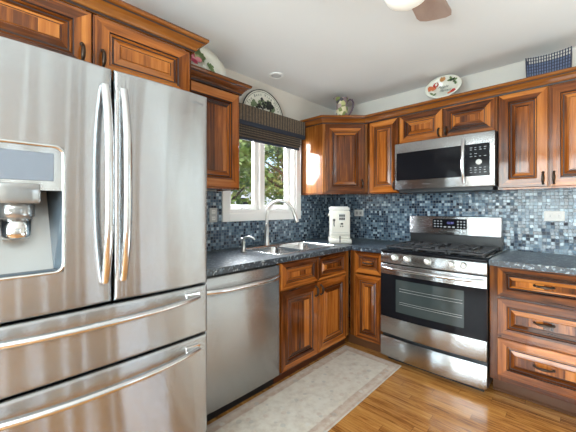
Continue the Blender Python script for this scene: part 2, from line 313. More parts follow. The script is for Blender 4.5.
# ------------------------------------------------------------------ mesh building
class MB:
    def __init__(s): s.v = []; s.f = []; s.m = []; s.s = []; s.X = None
    def add(s, vs, fs, m=0, smooth=False):
        o = len(s.v)
        for p in vs:
            p = Vector(p); s.v.append(s.X @ p if s.X else p)
        for i, f in enumerate(fs):
            s.f.append([o + k for k in f]); s.m.append(m if isinstance(m, int) else m[i]); s.s.append(smooth)
        return s
    def box(s, a, b, m=0, bev=0, seg=1):
        x0, y0, z0 = [min(p, q) for p, q in zip(a, b)]; x1, y1, z1 = [max(p, q) for p, q in zip(a, b)]
        if not bev:
            vs = [(x0, y0, z0), (x1, y0, z0), (x1, y1, z0), (x0, y1, z0), (x0, y0, z1), (x1, y0, z1), (x1, y1, z1), (x0, y1, z1)]
            return s.add(vs, [(0, 3, 2, 1), (4, 5, 6, 7), (0, 1, 5, 4), (1, 2, 6, 5), (2, 3, 7, 6), (3, 0, 4, 7)], m)
        bm = bmesh.new(); bmesh.ops.create_cube(bm, size=1)
        for v in bm.verts: v.co = Vector(((x0 + x1) / 2 + v.co.x * (x1 - x0), (y0 + y1) / 2 + v.co.y * (y1 - y0), (z0 + z1) / 2 + v.co.z * (z1 - z0)))
        bev = min(bev, .49 * min(x1 - x0, y1 - y0, z1 - z0))
        bmesh.ops.bevel(bm, geom=bm.edges[:], offset=bev, segments=seg, affect='EDGES', profile=.5)
        bm.verts.index_update()
        s.add([v.co for v in bm.verts], [[v.index for v in f.verts] for f in bm.faces], m, seg > 1)
        bm.free(); return s
    def tube(s, pts, r, n=10, m=0, caps=True, flat=1.0, up=None):
        pts = [Vector(p) for p in pts]; N = len(pts); rr = r if isinstance(r, (list, tuple)) else [r] * N
        vs = []; fs = []; prev = None
        for i, p in enumerate(pts):
            t = (pts[min(i + 1, N - 1)] - pts[max(i - 1, 0)]).normalized()
            if prev is None:
                u = Vector(up) if up else (Vector((0, 0, 1)) if abs(t.z) < .9 else Vector((1, 0, 0)))
                a = (u - t * u.dot(t)).normalized()
            else: a = (prev - t * prev.dot(t)).normalized()
            prev = a; b = t.cross(a)
            for k in range(n):
                q = 2 * math.pi * k / n
                vs.append(p + a * (rr[i] * flat * math.cos(q)) + b * (rr[i] * math.sin(q)))
        for i in range(N - 1):
            for k in range(n):
                k2 = (k + 1) % n
                fs.append((i * n + k, i * n + k2, (i + 1) * n + k2, (i + 1) * n + k))
        s.add(vs, fs, m, True)
        if caps:
            s.add(vs[:n], [tuple(range(n - 1, -1, -1))], m); s.add(vs[-n:], [tuple(range(n))], m)
        return s
    def lathe(s, c, prof, n=24, m=0, axis=(0, 0, 1), closed=False):
        c = Vector(c); ax = Vector(axis).normalized()
        a = ax.orthogonal().normalized(); b = ax.cross(a)
        vs = []; fs = []; L = len(prof)
        for r, h in prof:
            for k in range(n):
                q = 2 * math.pi * k / n
                vs.append(c + ax * h + a * (r * math.cos(q)) + b * (r * math.sin(q)))
        for i in range(L - 1):
            for k in range(n):
                k2 = (k + 1) % n; fs.append((i * n + k, i * n + k2, (i + 1) * n + k2, (i + 1) * n + k))
        ms = m if isinstance(m, int) else [m[i] for i in range(L - 1) for k in range(n)]
        s.add(vs, fs, ms, True)
        return s
    def ellipsoid(s, c, r, n=12, k=8, m=0):
        vs = []; fs = []
        for i in range(k + 1):
            t = math.pi * i / k
            for j in range(n):
                p = 2 * math.pi * j / n
                vs.append((c[0] + r[0] * math.sin(t) * math.cos(p), c[1] + r[1] * math.sin(t) * math.sin(p), c[2] + r[2] * math.cos(t)))
        for i in range(k):
            for j in range(n):
                j2 = (j + 1) % n; fs.append((i * n + j, (i + 1) * n + j, (i + 1) * n + j2, i * n + j2))
        return s.add(vs, fs, m, True)
    def prism(s, poly, h0, h1, plane='xy', m=0):
        def P(a, b, h): return {'xy': (a, b, h), 'xz': (a, h, b), 'yz': (h, a, b)}[plane]
        n = len(poly); vs = [P(a, b, h0) for a, b in poly] + [P(a, b, h1) for a, b in poly]
        fs = [tuple(range(n - 1, -1, -1)), tuple(range(n, 2 * n))] + [(i, (i + 1) % n, n + (i + 1) % n, n + i) for i in range(n)]
        return s.add(vs, fs, m)
    def build(s, name, mats, parent=None, local=False, origin=None):
        me = bpy.data.meshes.new(name)
        M = None
        if parent is not None and not local: M = ROOT[parent.name].inverted()
        if parent is None and origin is not None: M = Matrix.Translation(-Vector(origin))
        me.from_pydata([tuple(M @ v) if M else tuple(v) for v in s.v], [], s.f)
        mats = mats if isinstance(mats, (list, tuple)) else [mats]
        for q in mats: me.materials.append(MAT[q])
        me.polygons.foreach_set('material_index', s.m); me.polygons.foreach_set('use_smooth', s.s)
        bm = bmesh.new(); bm.from_mesh(me); bmesh.ops.recalc_face_normals(bm, faces=bm.faces[:]); bm.to_mesh(me); bm.free()
        me.update()
        o = bpy.data.objects.new(name, me); COL.objects.link(o)
        if parent is not None:
            o.parent = parent; ROOT[o.name] = ROOT[parent.name]
        else:
            if origin is not None: o.location = origin
            ROOT[o.name] = Matrix.Translation(Vector(origin or (0, 0, 0)))
        return o
ROOT = {}
def thing(name, label, cat, loc, rz=0, group=None):
    o = bpy.data.objects.new(name, None); COL.objects.link(o); o.empty_display_size = .05
    o.location = loc; o.rotation_euler = (0, 0, rz)
    ROOT[o.name] = Matrix.Translation(Vector(loc)) @ Matrix.Rotation(rz, 4, 'Z')
    return tag(o, label, cat, group)
def tag(o, label, cat, group=None):
    o['label'] = label; o['category'] = cat
    if group: o['group'] = group
    return o
def struct(o): o['kind'] = 'structure'; return o

def text_part(name, txt, size, origin, u, v, material, parent, shear=0, depth=.0006, align='CENTER'):
    c = bpy.data.curves.new(name, 'FONT'); c.body = txt; c.size = size; c.shear = shear; c.extrude = depth; c.align_x = align; c.align_y = 'CENTER'; c.resolution_u = 2
    t = bpy.data.objects.new(name, c); COL.objects.link(t)
    bpy.context.view_layer.update()
    me = bpy.data.meshes.new_from_object(t.evaluated_get(bpy.context.evaluated_depsgraph_get()))
    bpy.data.objects.remove(t); bpy.data.curves.remove(c)
    u = Vector(u).normalized(); v = Vector(v).normalized(); w = u.cross(v)
    M = Matrix(((u.x, v.x, w.x, origin[0]), (u.y, v.y, w.y, origin[1]), (u.z, v.z, w.z, origin[2]), (0, 0, 0, 1)))
    me.transform(ROOT[parent.name].inverted() @ M)
    me.materials.clear(); me.materials.append(MAT[material])
    o = bpy.data.objects.new(name, me); COL.objects.link(o); o.parent = parent; ROOT[o.name] = ROOT[parent.name]
    return o

# ------------------------------------------------------------------ the room
H = 2.42; RX = 4.6; RY = -5.6
b = MB().box((-.2, RY - .2, -.12), (RX + .2, .2, 0)); struct(b.build('floor', 'oak_floor'))
b = MB().box((-.2, RY - .2, H), (RX + 1.8, .2, H + .15)); struct(b.build('ceiling', 'ceiling_paint'))  # slab runs past the right wall as an added eave blocking the sun
def wall_hole(name, const, lo, hi, holes, axis):
    """a wall box with rectangular openings; axis = the direction along the wall"""
    b = MB()
    def bx(a0, a1, z0, z1):
        if a1 - a0 < 1e-4 or z1 - z0 < 1e-4: return
        if axis == 'y': b.box((const[0], a0, z0), (const[1], a1, z1))
        else: b.box((a0, const[0], z0), (a1, const[1], z1))
    cur = lo
    for a0, a1, z0, z1 in sorted(holes):
        bx(cur, a0, 0, H); bx(a0, a1, 0, z0); bx(a0, a1, z1, H); cur = a1
    bx(cur, hi, 0, H)
    return struct(b.build(name, 'wall_paint'))
WIN = (-1.51, -.69, 1.21, 2.05)
wall_hole('wall_left', (-.16, 0), RY, .16, [WIN, (-5.2, -4.2, .95, 2.1)], 'y')
wall_hole('wall_back', (0, .16), -0.0, RX, [], 'x')
wall_hole('wall_right', (RX, RX + .16), RY, .16, [(-3.40, -.65, .25, 2.15)], 'y')
wall_hole('wall_rear', (RY - .16, RY), 0, RX, [(.65, 2.85, .55, 2.28)], 'x')

# backsplash of mosaic tile
b = MB()
b.box((0, -2.16, .9145), (.008, -1.583, 1.389)); b.box((0, -1.583, .9145), (.008, -.6155, 1.139)); b.box((0, -.6155, .9145), (.008, 0, 1.389))
struct(b.build('trim_1', 'mosaic'))
b = MB().box((.008, -.008, .9145), (2.30, 0, 1.389)); b.box((.95, -.008, .80), (1.703, 0, .9145)); b.box((.95, -.008, 1.389), (1.704, 0, 1.42))
struct(b.build('trim_2', 'mosaic'))

# window over the sink: frame, two casement sashes, casing
def sink_window():
    y0, y1, z0, z1 = WIN
    b = MB(); t = .07
    b.box((0, y0 - t, z0 - t), (.016, y0, z1 + t), bev=.003); b.box((0, y1, z0 - t), (.016, y1 + t + .004, z1 + t), bev=.003)
    b.box((0, y0, z0 - t), (.014, y1, z0), bev=.003); b.box((0, y0, z1), (.014, y1, z1 + t), bev=.003)
    for a in ((y0, y0 + .02), (y1 - .02, y1)): b.box((-.12, a[0], z0), (0, a[1], z1))
    b.box((-.12, y0 + .02, z0), (0, y1 - .02, z0 + .03)); b.box((-.12, y0 + .02, z1 - .03), (0, y1 - .02, z1))
    ym = (y0 + y1) / 2 - .02
    b.box((-.12, ym - .02, z0 + .03), (-.03, ym + .02, z1 - .03), bev=.003)
    w = struct(b.build('window_1', 'trim_white'))
    for a0, a1 in ((y0 + .021, ym - .021), (ym + .021, y1 - .021)):
        s = MB(); q = .045
        s.box((-.10, a0, z0 + .031), (-.06, a0 + q, z1 - .031), bev=.004); s.box((-.10, a1 - q, z0 + .031), (-.06, a1, z1 - .031), bev=.004)
        s.box((-.10, a0 + q, z0 + .031), (-.06, a1 - q, z0 + .031 + q), bev=.004); s.box((-.10, a0 + q, z1 - .031 - q), (-.06, a1 - q, z1 - .031), bev=.004)
        so = s.build('sash', 'trim_white', w)
        MB().box((-.082, a0 + q, z0 + .031 + q), (-.078, a1 - q, z1 - .031 - q)).build('pane', 'pane_glass', so)
        k = MB().box((-.06, (a0 + a1) / 2 - .02, z0 + .035), (-.045, (a0 + a1) / 2 + .02, z0 + .05), bev=.003)
        k.tube([(-.05, (a0 + a1) / 2, z0 + .045), (-.03, (a0 + a1) / 2 + .03, z0 + .05)], .005, 8); k.build('crank', 'trim_white', so)
sink_window()
def other_window(name, axis, c, lo, hi, z0, z1, n, inward):
    """plain window behind the camera, n lights wide; inward = direction of the room"""
    b = MB()
    def bx(d0, d1, a0, a1, q0, q1):
        d0, d1 = c + inward * d0, c + inward * d1
        if axis == 'y': b.box((d0, a0, q0), (d1, a1, q1))
        else: b.box((a0, d0, q0), (a1, d1, q1))
    bx(0, .02, lo - .08, lo, z0 - .08, z1 + .08); bx(0, .02, hi, hi + .08, z0 - .08, z1 + .08)
    bx(0, .02, lo, hi, z0 - .08, z0); bx(0, .02, lo, hi, z1, z1 + .08)
    for i in range(n + 1):
        a = lo + (hi - lo) * i / n; w = .04
        bx(-.10, -.03, max(lo, a - w), min(hi, a + w), z0, z1)
    bx(-.10, -.03, lo, hi, z0, z0 + .06); bx(-.10, -.03, lo, hi, z1 - .06, z1)
    w = struct(b.build(name, 'trim_white'))
    p = MB(); d0, d1 = c - inward * .066, c - inward * .062
    if axis == 'y': p.box((d0, lo, z0 + .06), (d1, hi, z1 - .06))
    else: p.box((lo, d0, z0 + .06), (hi, d1, z1 - .06))
    p.build('pane', 'pane_glass', w)
other_window('window_2', 'y', 0, -5.2, -4.2, .95, 2.1, 2, 1)
other_window('window_3', 'y', RX, -3.40, -.65, .25, 2.15, 3, -1)
other_window('window_4', 'x', RY, .65, 2.85, .55, 2.28, 2, 1)
t = thing('stripe_blind', 'beige vertical blind added at the wide window behind the camera for striped reflections', 'blind', (RX - .08, -1.65, .2))  # made-up blind; its gaps put bright stripes into the refrigerator steel
MB().box((RX - .11, -3.52, 2.235), (RX - .03, -.50, 2.28)).build('head_rail', 'trim_white', t)
for i in range(25):
    yy = -3.46 + i * .082; q = R((6, 9, 84, 5)[i % 4]); c, s_ = math.cos(q) * .043, math.sin(q) * .043
    MB().prism([(RX - .07 - s_, yy - c), (RX - .07 + s_, yy + c), (RX - .068 + s_, yy + c), (RX - .068 - s_, yy - c)], .18, 2.235).build('vane', 'blind_vane', t)
# ------------------------------------------------------------------ cabinet makers
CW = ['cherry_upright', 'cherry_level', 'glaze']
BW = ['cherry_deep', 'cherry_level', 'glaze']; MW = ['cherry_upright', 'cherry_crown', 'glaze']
def raised_panel(b, O, U, V, N, w, h, stile=.055, rail=None, t=.02):
    """door or drawer front with a glazed, moulded raised centre panel; O = lower left corner of its back"""
    O, U, V, N = Vector(O), Vector(U).normalized(), Vector(V).normalized(), Vector(N).normalized()
    rail = rail or stile
    k = min(1.0, (min(w / 2 - stile, h / 2 - rail)) / .075)
    rings = [(0, 0), (0, t - .003), (.003, t), None]
    prof = [(0, 0, 0), (0, 0, t - .003), (.003, .003, t)]
    for d, z in ((0, t), (.004, t - .006), (.011, t - .003), (.014, t - .009), (.020, t - .009), (.042, t - .001), (.0435, t - .004), (.047, t - .004), (.049, t)):
        prof.append((stile + d * k, rail + d * k, z))
    mats = [1, 1, 1, 2, 1, 1, 2, 1, 2, 1, 1]
    vs = []; fs = []; ms = []
    for a, c, z in prof:
        for u, v in ((a, c), (w - a, c), (w - a, h - c), (a, h - c)): vs.append(O + U * u + V * v + N * z)
    for i in range(len(prof) - 1):
        for q in range(4):
            q2 = (q + 1) % 4
            fs.append((i * 4 + q, i * 4 + q2, (i + 1) * 4 + q2, (i + 1) * 4 + q))
            mm = mats[i]
            ms.append(2 if mm == 2 else (1 if q in (0, 2) else 0))
    L = (len(prof) - 1) * 4
    fs.append((L, L + 1, L + 2, L + 3)); ms.append(0 if h > w * .75 or True else 1)
    b.add(vs, fs, ms)
def pull(name, c, along, out, parent, L=.075):
    """arched bronze pull on two feet"""
    c, along, out = Vector(c), Vector(along).normalized(), Vector(out).normalized()
    b = MB(); pts = []; rr = []
    for i in range(11):
        s = -1 + 2 * i / 10
        pts.append(c + along * (s * L / 2) + out * (.004 + .022 * (1 - s ** 4))); rr.append(.0042 + .0045 * (1 - s * s))
    b.tube(pts, rr, 8)
    for s in (-1, 1): b.lathe(c + along * (s * L / 2), [(.001, .012), (.006, .009), (.008, .003), (.009, -.001), (.001, -.001)], 10, axis=out)
    return b.build(name, 'bronze', parent)
def carcass(b, p0, p1, open_top=False, open_front=None, t=.018):
    """hollow cabinet box from panels; open_front = face left open ('+x' or '-y')"""
    x0, y0, z0 = p0; x1, y1, z1 = p1
    b.box((x0, y0, z0), (x1, y1, z0 + t), 1)
    if not open_top: b.box((x0, y0, z1 - t), (x1, y1, z1), 1)
    if open_front == '+x':
        b.box((x0, y0, z0 + t), (x1, y0 + t, z1 - (0 if open_top else t)), 0); b.box((x0, y1 - t, z0 + t), (x1, y1, z1 - (0 if open_top else t)), 0)
        b.box((x0, y0 + t, z0 + t), (x0 + .006, y1 - t, z1 - t), 0)
    else:
        b.box((x0, y0, z0 + t), (x0 + t, y1, z1 - (0 if open_top else t)), 0); b.box((x1 - t, y0, z0 + t), (x1, y1, z1 - (0 if open_top else t)), 0)
        b.box((x0 + t, y1 - .006, z0 + t), (x1 - t, y1, z1 - t), 0)
def face_frame(b, axis, f, th, lo, hi, z0, z1, stiles, rails):
    """stiles: list of (a0,a1); rails: list of (z0,z1) ; f = front plane, th signed thickness backward"""
    for a0, a1 in stiles:
        if axis == 'y': b.box((f - th, a0, z0), (f, a1, z1), 0)
        else: b.box((a0, f, z0), (a1, f + th, z1), 0)
    ss = sorted(stiles)
    for q0, q1 in rails:
        for (a, c) in zip(ss[:-1], ss[1:]):
            if axis == 'y': b.box((f - th, a[1], q0), (f, c[0], q1), 1)
            else: b.box((a[1], f, q0), (c[0], f + th, q1), 1)
def crown(b, path, base=2.082, m=0):
    """moulding swept along a plan path; the outward side is to the right of travel"""
    prof = [(0, 0), (.006, 0), (.008, .010), (.013, .012), (.016, .020), (.030, .034), (.044, .044), (.047, .050), (.056, .052), (.060, .058), (.060, .070), (.054, .073), (0, .073)]
    mt = [1, 2, 1, 1, 1, 1, 2, 1, 1, 1, 1, 1]
    P = [Vector((p[0], p[1])) for p in path]; n = len(P); L = len(prof); vs = []
    for i, p in enumerate(P):
        def nrm(a, c): d = (c - a).normalized(); return Vector((d.y, -d.x))
        if i == 0: o = nrm(P[0], P[1])
        elif i == n - 1: o = nrm(P[-2], P[-1])
        else:
            n1, n2 = nrm(P[i - 1], p), nrm(p, P[i + 1]); o = (n1 + n2) / (1 + n1.dot(n2))
        for d, z in prof: vs.append((p.x + o.x * d, p.y + o.y * d, base + z))
    fs = []; ms = []
    for i in range(n - 1):
        for k in range(L - 1):
            fs.append((i * L + k, i * L + k + 1, (i + 1) * L + k + 1, (i + 1) * L + k)); ms.append(mt[k])
    fs.append(tuple(range(L))); ms.append(1); fs.append(tuple((n - 1) * L + k for k in range(L - 1, -1, -1))); ms.append(1)
    b.add(vs, fs, ms)

XP = (1, 0, 0); YP = (0, 1, 0); ZP = (0, 0, 1); YM = (0, -1, 0)
UB, UT = 1.39, 2.10          # upper cabinets: underside and top
# ---- base cabinet under the sink
t = thing('sink_base_cabinet', 'cherry wood base cabinet under the sink with two doors and two blank drawer fronts', 'cabinet', (.32, -1.09, 0))
b = MB(); carcass(b, (.012, -1.519, .10), (.592, -.645, .874), True, '+x')
face_frame(b, 'y', .611, .018, 0, 0, .10, .874, [(-1.519, -1.485), (-1.12, -1.08), (-.72, -.635)], [(.10, .125), (.64, .69), (.85, .874)])
b.build('body', BW, t)
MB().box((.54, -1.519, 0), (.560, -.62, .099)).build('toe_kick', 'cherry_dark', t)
for y0, y1 in ((-1.508, -1.104), (-1.096, -.70)):
    b = MB(); raised_panel(b, (.611, y0, .678), YP, ZP, XP, y1 - y0, .186, .045, .04); b.build('drawer_front', CW, t)
    b = MB(); raised_panel(b, (.611, y0, .097), YP, ZP, XP, y1 - y0, .567, .058); d = b.build('door', CW, t)
    yy = y1 - .028 if y0 < -1.2 else y0 + .028
    pull('handle', (.631, yy, .60), ZP, XP, d)
# ---- narrow base cabinet in the corner beside the range
t = thing('corner_base_cabinet', 'narrow cherry base cabinet with one drawer and one door, left of the range', 'cabinet', (.78, -.3, 0))
b = MB(); carcass(b, (.635, -.590, .10), (.944, -.012, .874), False, '-y')
face_frame(b, 'x', -.611, .018, 0, 0, .10, .874, [(.616, .69), (.918, .944)], [(.10, .125), (.655, .695), (.85, .874)])
b.build('body', BW, t)
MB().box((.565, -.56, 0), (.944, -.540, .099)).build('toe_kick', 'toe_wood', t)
b = MB(); raised_panel(b, (.677, -.611, .682), XP, ZP, YM, .256, .184, .04, .04); d = b.build('drawer', CW, t); pull('handle', (.805, -.631, .775), XP, YM, d, .085)
b = MB(); raised_panel(b, (.677, -.611, .10), XP, ZP, YM, .256, .565, .05); b.build('door', CW, t)
# ---- drawer base right of the range
t = thing('drawer_base_cabinet', 'cherry base cabinet with three wide drawers, right of the range', 'cabinet', (2.0, -.3, 0))
b = MB(); carcass(b, (1.709, -.590, .12), (2.277, -.012, .874), False, '-y')
face_frame(b, 'x', -.611, .018, 0, 0, .12, .874, [(1.709, 1.775), (2.21, 2.277)], [(.12, .18), (.40, .435), (.66, .69), (.85, .874)])
b.build('body', BW, t)
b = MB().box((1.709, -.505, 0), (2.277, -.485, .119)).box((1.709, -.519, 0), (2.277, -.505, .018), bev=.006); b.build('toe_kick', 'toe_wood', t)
for z0, z1 in ((.684, .868), (.428, .668), (.163, .405)):
    b = MB(); raised_panel(b, (1.756, -.611, z0), XP, ZP, YM, .474, z1 - z0, .05, .045); d = b.build('drawer', CW, t)
    pull('handle', (1.993, -.631, (z0 + z1) / 2 + .005), XP, YM, d, .09)
# ---- wall cabinet over the refrigerator
t = thing('refrigerator_wall_cabinet', 'deep cherry wall cabinet with two doors above the refrigerator', 'cabinet', (.3, -2.65, 1.82))
b = MB(); carcass(b, (.002, -3.11, 1.82), (.611, -2.19, UT), False, '+x')
face_frame(b, 'y', .630, .018, 0, 0, 1.82, UT, [(-3.11, -3.075), (-2.67, -2.63), (-2.225, -2.19)], [(1.82, 1.845), (2.075, UT)])
b.box((.005, -2.19, 1.82), (.630, -2.189, UT), 0)
b.build('body', BW, t)
for y0, y1 in ((-3.095, -2.6535), (-2.6485, -2.207)):
    b = MB(); raised_panel(b, (.630, y0, 1.832), YP, ZP, XP, y1 - y0, .248, .062, .05); d = b.build('door', CW, t)
    pull('handle', (.650, y1 - .035 if y0 < -3 else y0 + .035, 1.898), ZP, XP, d, .075)
b = MB(); crown(b, [(.002, -2.189), (.650, -2.189), (.650, -3.11)][::-1], 2.084); b.build('crown_molding', MW, t)
# ---- wall cabinet left of the window
t = thing('window_side_wall_cabinet', 'cherry wall cabinet between the refrigerator and the window', 'cabinet', (.15, -1.9, UB))
b = MB(); carcass(b, (.012, -2.185, UB + .006), (.293, -1.637, UT), False, '+x')
face_frame(b, 'y', .311, .018, 0, 0, UB, UT, [(-2.185, -2.13), (-1.69, -1.637)], [(UB, UB + .04), (2.06, UT)])
b.box((.012, -1.637, UB), (.311, -1.636, UT), 0)
b.build('body', BW, t)
b = MB(); raised_panel(b, (.311, -2.165, 1.402), YP, ZP, XP, .518, .676, .065); d = b.build('door', CW, t)
b = MB(); crown(b, [(.002, -1.636), (.331, -1.636), (.331, -2.13)][::-1], 2.084); b.build('crown_molding', MW, t)
# ---- diagonal corner wall cabinet
t = thing('corner_wall_cabinet', 'diagonal cherry corner wall cabinet with one tall door, above the coffee machine', 'cabinet', (.25, -.25, UB))
b = MB(); poly = [(.012, -.012), (.012, -.610), (.30, -.610), (.609, -.301), (.609, -.012)]
n5 = len(poly)
for z0, z1 in ((UB, UB + .018), (UT - .018, UT)): b.prism(poly, z0, z1, 'xy', 1)
for i in range(n5):
    p, q = Vector(poly[i]), Vector(poly[(i + 1) % n5]); d = (q - p).normalized(); nn = Vector((-d.y, d.x)) * .016
    b.prism([tuple(p), tuple(q), tuple(q + nn), tuple(p + nn)], UB + .018, UT - .018, 'xy', 0)
b.build('body', BW, t)
dg = Vector((1, 1, 0)).normalized(); dn = Vector((1, -1, 0)).normalized()
b = MB(); O = Vector((.30, -.610, 1.402)) + dg * .022 + dn * .001; raised_panel(b, O, dg, ZP, dn, .437 - .044, .676, .065); d = b.build('door', CW, t)
pull('handle', O + dg * (.393 - .03) + Vector((0, 0, .09)) + dn * .02, ZP, dn, d)
# ---- narrow wall cabinet between corner and microwave
t = thing('narrow_wall_cabinet', 'narrow cherry wall cabinet with one door, left of the microwave', 'cabinet', (.78, -.15, UB))
b = MB(); carcass(b, (.612, -.293, UB), (.944, -.012, UT), False, '-y')
face_frame(b, 'x', -.311, .018, 0, 0, UB, UT, [(.624, .665), (.915, .944)], [(UB, UB + .04), (2.06, UT)])
b.build('body', BW, t)
b = MB(); raised_panel(b, (.654, -.311, 1.402), XP, ZP, YM, .284, .676, .055); d = b.build('door', CW, t)
pull('handle', (.908, -.331, 1.46), ZP, YM, d)
# ---- cabinet above the microwave
t = thing('microwave_top_cabinet', 'short cherry wall cabinet with two small doors above the microwave', 'cabinet', (1.32, -.15, 1.826))
b = MB(); carcass(b, (.946, -.293, 1.826), (1.703, -.012, UT), False, '-y')
face_frame(b, 'x', -.311, .018, 0, 0, 1.826, UT, [(.946, .975), (1.305, 1.34), (1.672, 1.703)], [(1.826, 1.86), (2.06, UT)])
b.build('body', BW, t)
for x0, x1 in ((.957, 1.320), (1.325, 1.690)):
    b = MB(); raised_panel(b, (x0, -.311, 1.838), XP, ZP, YM, x1 - x0, .240, .055, .05); d = b.build('door', CW, t)
    pull('handle', (x1 - .026 if x0 < 1 else x0 + .026, -.331, 1.885), ZP, YM, d, .06)
# ---- wall cabinet on the right
t = thing('double_door_wall_cabinet', 'cherry wall cabinet with two tall doors, right of the microwave', 'cabinet', (2.0, -.15, UB))
b = MB(); carcass(b, (1.706, -.293, UB), (2.292, -.012, UT), False, '-y')
face_frame(b, 'x', -.311, .018, 0, 0, UB, UT, [(1.706, 1.74), (1.975, 2.015), (2.26, 2.292)], [(UB, UB + .04), (2.06, UT)])
b.build('body', BW, t)
for x0, x1 in ((1.713, 1.9935), (1.9975, 2.280)):
    b = MB(); raised_panel(b, (x0, -.311, 1.402), XP, ZP, YM, x1 - x0, .676, .058); d = b.build('door', CW, t)
    pull('handle', (x1 - .026 if x0 < 1.9 else x0 + .026, -.331, 1.46), ZP, YM, d)
# ---- crown over the corner and back wall cabinets: one continuous run
b = MB(); q = Vector((.30, -.610)); q2 = Vector((.609, -.301)); o = Vector((.7071, -.7071)) * .021
crown(b, [(.002, -.611), (.3087, -.611), (.6176, -.3021 - .0), (.624, -.3125), (2.292, -.3125)] if False else [(.002, -.6115), (.3007, -.6115), (.5995, -.3127), (2.292, -.3127)], 2.084)
tag(b.build('crown_molding', MW, origin=(.9, -.3, 2.1)), 'cherry crown molding running unbroken along the corner and back wall cabinet tops', 'molding')

# ------------------------------------------------------------------ worktops and sink
b = MB(); z0, z1 = .876, .914
SX0, SX1, SY0, SY1 = .125, .555, -1.475, -.735
b.box((.001, -2.16, z0), (.645, SY0, z1)); b.box((.001, SY0, z0), (SX0, SY1, z1)); b.box((SX1, SY0, z0), (.645, SY1, z1)); b.box((.001, SY1, z0), (.645, -.001, z1))
b.box((.645, -.645, z0), (.946, -.001, z1))
tag(b.build('worktop', 'granite', origin=(.3, -1.1, .9)), 'dark blue speckled granite worktop holding the sink, turning the corner to the range', 'countertop')
b = MB().box((1.708, -.645, z0), (2.30, -.009, z1), bev=.003)
tag(b.build('worktop', 'granite', origin=(2.0, -.3, .9)), 'dark granite worktop over the three drawers right of the range', 'countertop')
def rrect(x0, y0, x1, y1, r, n=5):
    pts = []
    for cx, cy, a in ((x1 - r, y1 - r, 0), (x0 + r, y1 - r, 90), (x0 + r, y0 + r, 180), (x1 - r, y0 + r, 270)):
        for i in range(n + 1): q = R(a + 90 * i / n); pts.append((cx + r * math.cos(q), cy + r * math.sin(q)))
    return pts
t = thing('kitchen_sink', 'stainless steel double bowl sink set in the worktop below the window', 'sink', ((SX0 + SX1) / 2, (SY0 + SY1) / 2, .914))
b = MB()
yd = -1.10
bowls = [(SX0 + .015, SY0 + .015, SX1 - .015, yd - .014), (SX0 + .015, yd + .014, SX1 - .015, SY1 - .015)]
# rim: outer rounded rectangle strip plus divider
zr = .9195
outer = rrect(SX0 - .012, SY0 - .012, SX1 + .012, SY1 + .012, .05); mid = rrect(SX0 + .004, SY0 + .004, SX1 - .004, SY1 - .004, .05)
N = len(outer)
vs = [(x, y, .9145) for x, y in outer] + [(x * .996 + .004 * .34, y * .998 - .002 * 1.1, zr) for x, y in outer] + [(x, y, zr) for x, y in mid] + [(x, y, .905) for x, y in mid]
fs = [(k * N + i, k * N + (i + 1) % N, (k + 1) * N + (i + 1) % N, (k + 1) * N + i) for k in range(3) for i in range(N)]
b.add(vs, fs, 0, True); b.build('rim', 'sink_steel', t)
for q in bowls:
    b = MB(); vs = []; steps = [(0, .906), (.004, .895), (.012, .76), (.03, .735), (.07, .725)]
    for d, z in steps: vs += [(x, y, z) for x, y in rrect(q[0] + d, q[1] + d, q[2] - d, q[3] - d, .05)]
    fs = [(k * N + i, k * N + (i + 1) % N, (k + 1) * N + (i + 1) % N, (k + 1) * N + i) for k in range(len(steps) - 1) for i in range(N)]
    fs.append(tuple((len(steps) - 1) * N + i for i in range(N)))
    b.add(vs, fs, 0, True)
    # flange from bowl lip to the rim
    lip = rrect(q[0] - .013, q[1] - .013, q[2] + .013, q[3] + .013, .05)
    b.add([(x, y, .9055) for x, y in lip] + vs[:N], [(i, (i + 1) % N, N + (i + 1) % N, N + i) for i in range(N)], 0, False)
    bo = b.build('bowl', 'sink_steel', t)
    c = ((q[0] + q[2]) / 2, (q[1] + q[3]) / 2, .7255)
    MB().lathe(c, [(.045, 0), (.043, .003), (.03, .002), (.026, -.004), (.001, -.004)], 20).build('drain', 'chrome', bo)
# ---- faucet
fx, fy = .075, -1.15
ang = math.atan2(.17, .205); t = thing('faucet', 'tall gooseneck pull-down faucet with side lever behind the sink', 'faucet', (fx, fy, .914), ang)
b = MB().lathe((0, 0, 0), [(.001, 0), (.030, 0), (.030, .006), (.024, .012), (.022, .05), (.018, .09), (.0205, .12), (.0205, .16), (.0165, .175), (.015, .20), (.001, .20)], 20); b.build('base', 'brushed_nickel', t, True)
pts = [(0, 0, .19), (0, 0, .28)]
for i in range(0, 13): q = math.pi * (1 - i / 12 * .93); pts.append((.122 + .122 * math.cos(q), 0, .285 + .120 * math.sin(q)))
b = MB().tube(pts, .0145, 12); b.build('spout', 'brushed_nickel', t, True)
e, e0 = Vector(pts[-1]), Vector(pts[-2]); d = (e - e0).normalized()
b = MB().tube([e, e + d * .012, e + d * .02, e + d * .09, e + d * .105], [.0135, .0135, .0165, .021, .019], 14); b.build('spray_head', 'brushed_nickel', t, True)
b = MB().tube([(0, -.018, .10), (0, -.034, .10)], .013, 12)
b.tube([(0, -.034, .10), (.004, -.05, .125), (.012, -.056, .15), (.012, -.062, .19), (.02, -.066, .215)][0:], [.008, .0075, .006, .0055, .007], 10); b.build('lever', 'brushed_nickel', t, True)
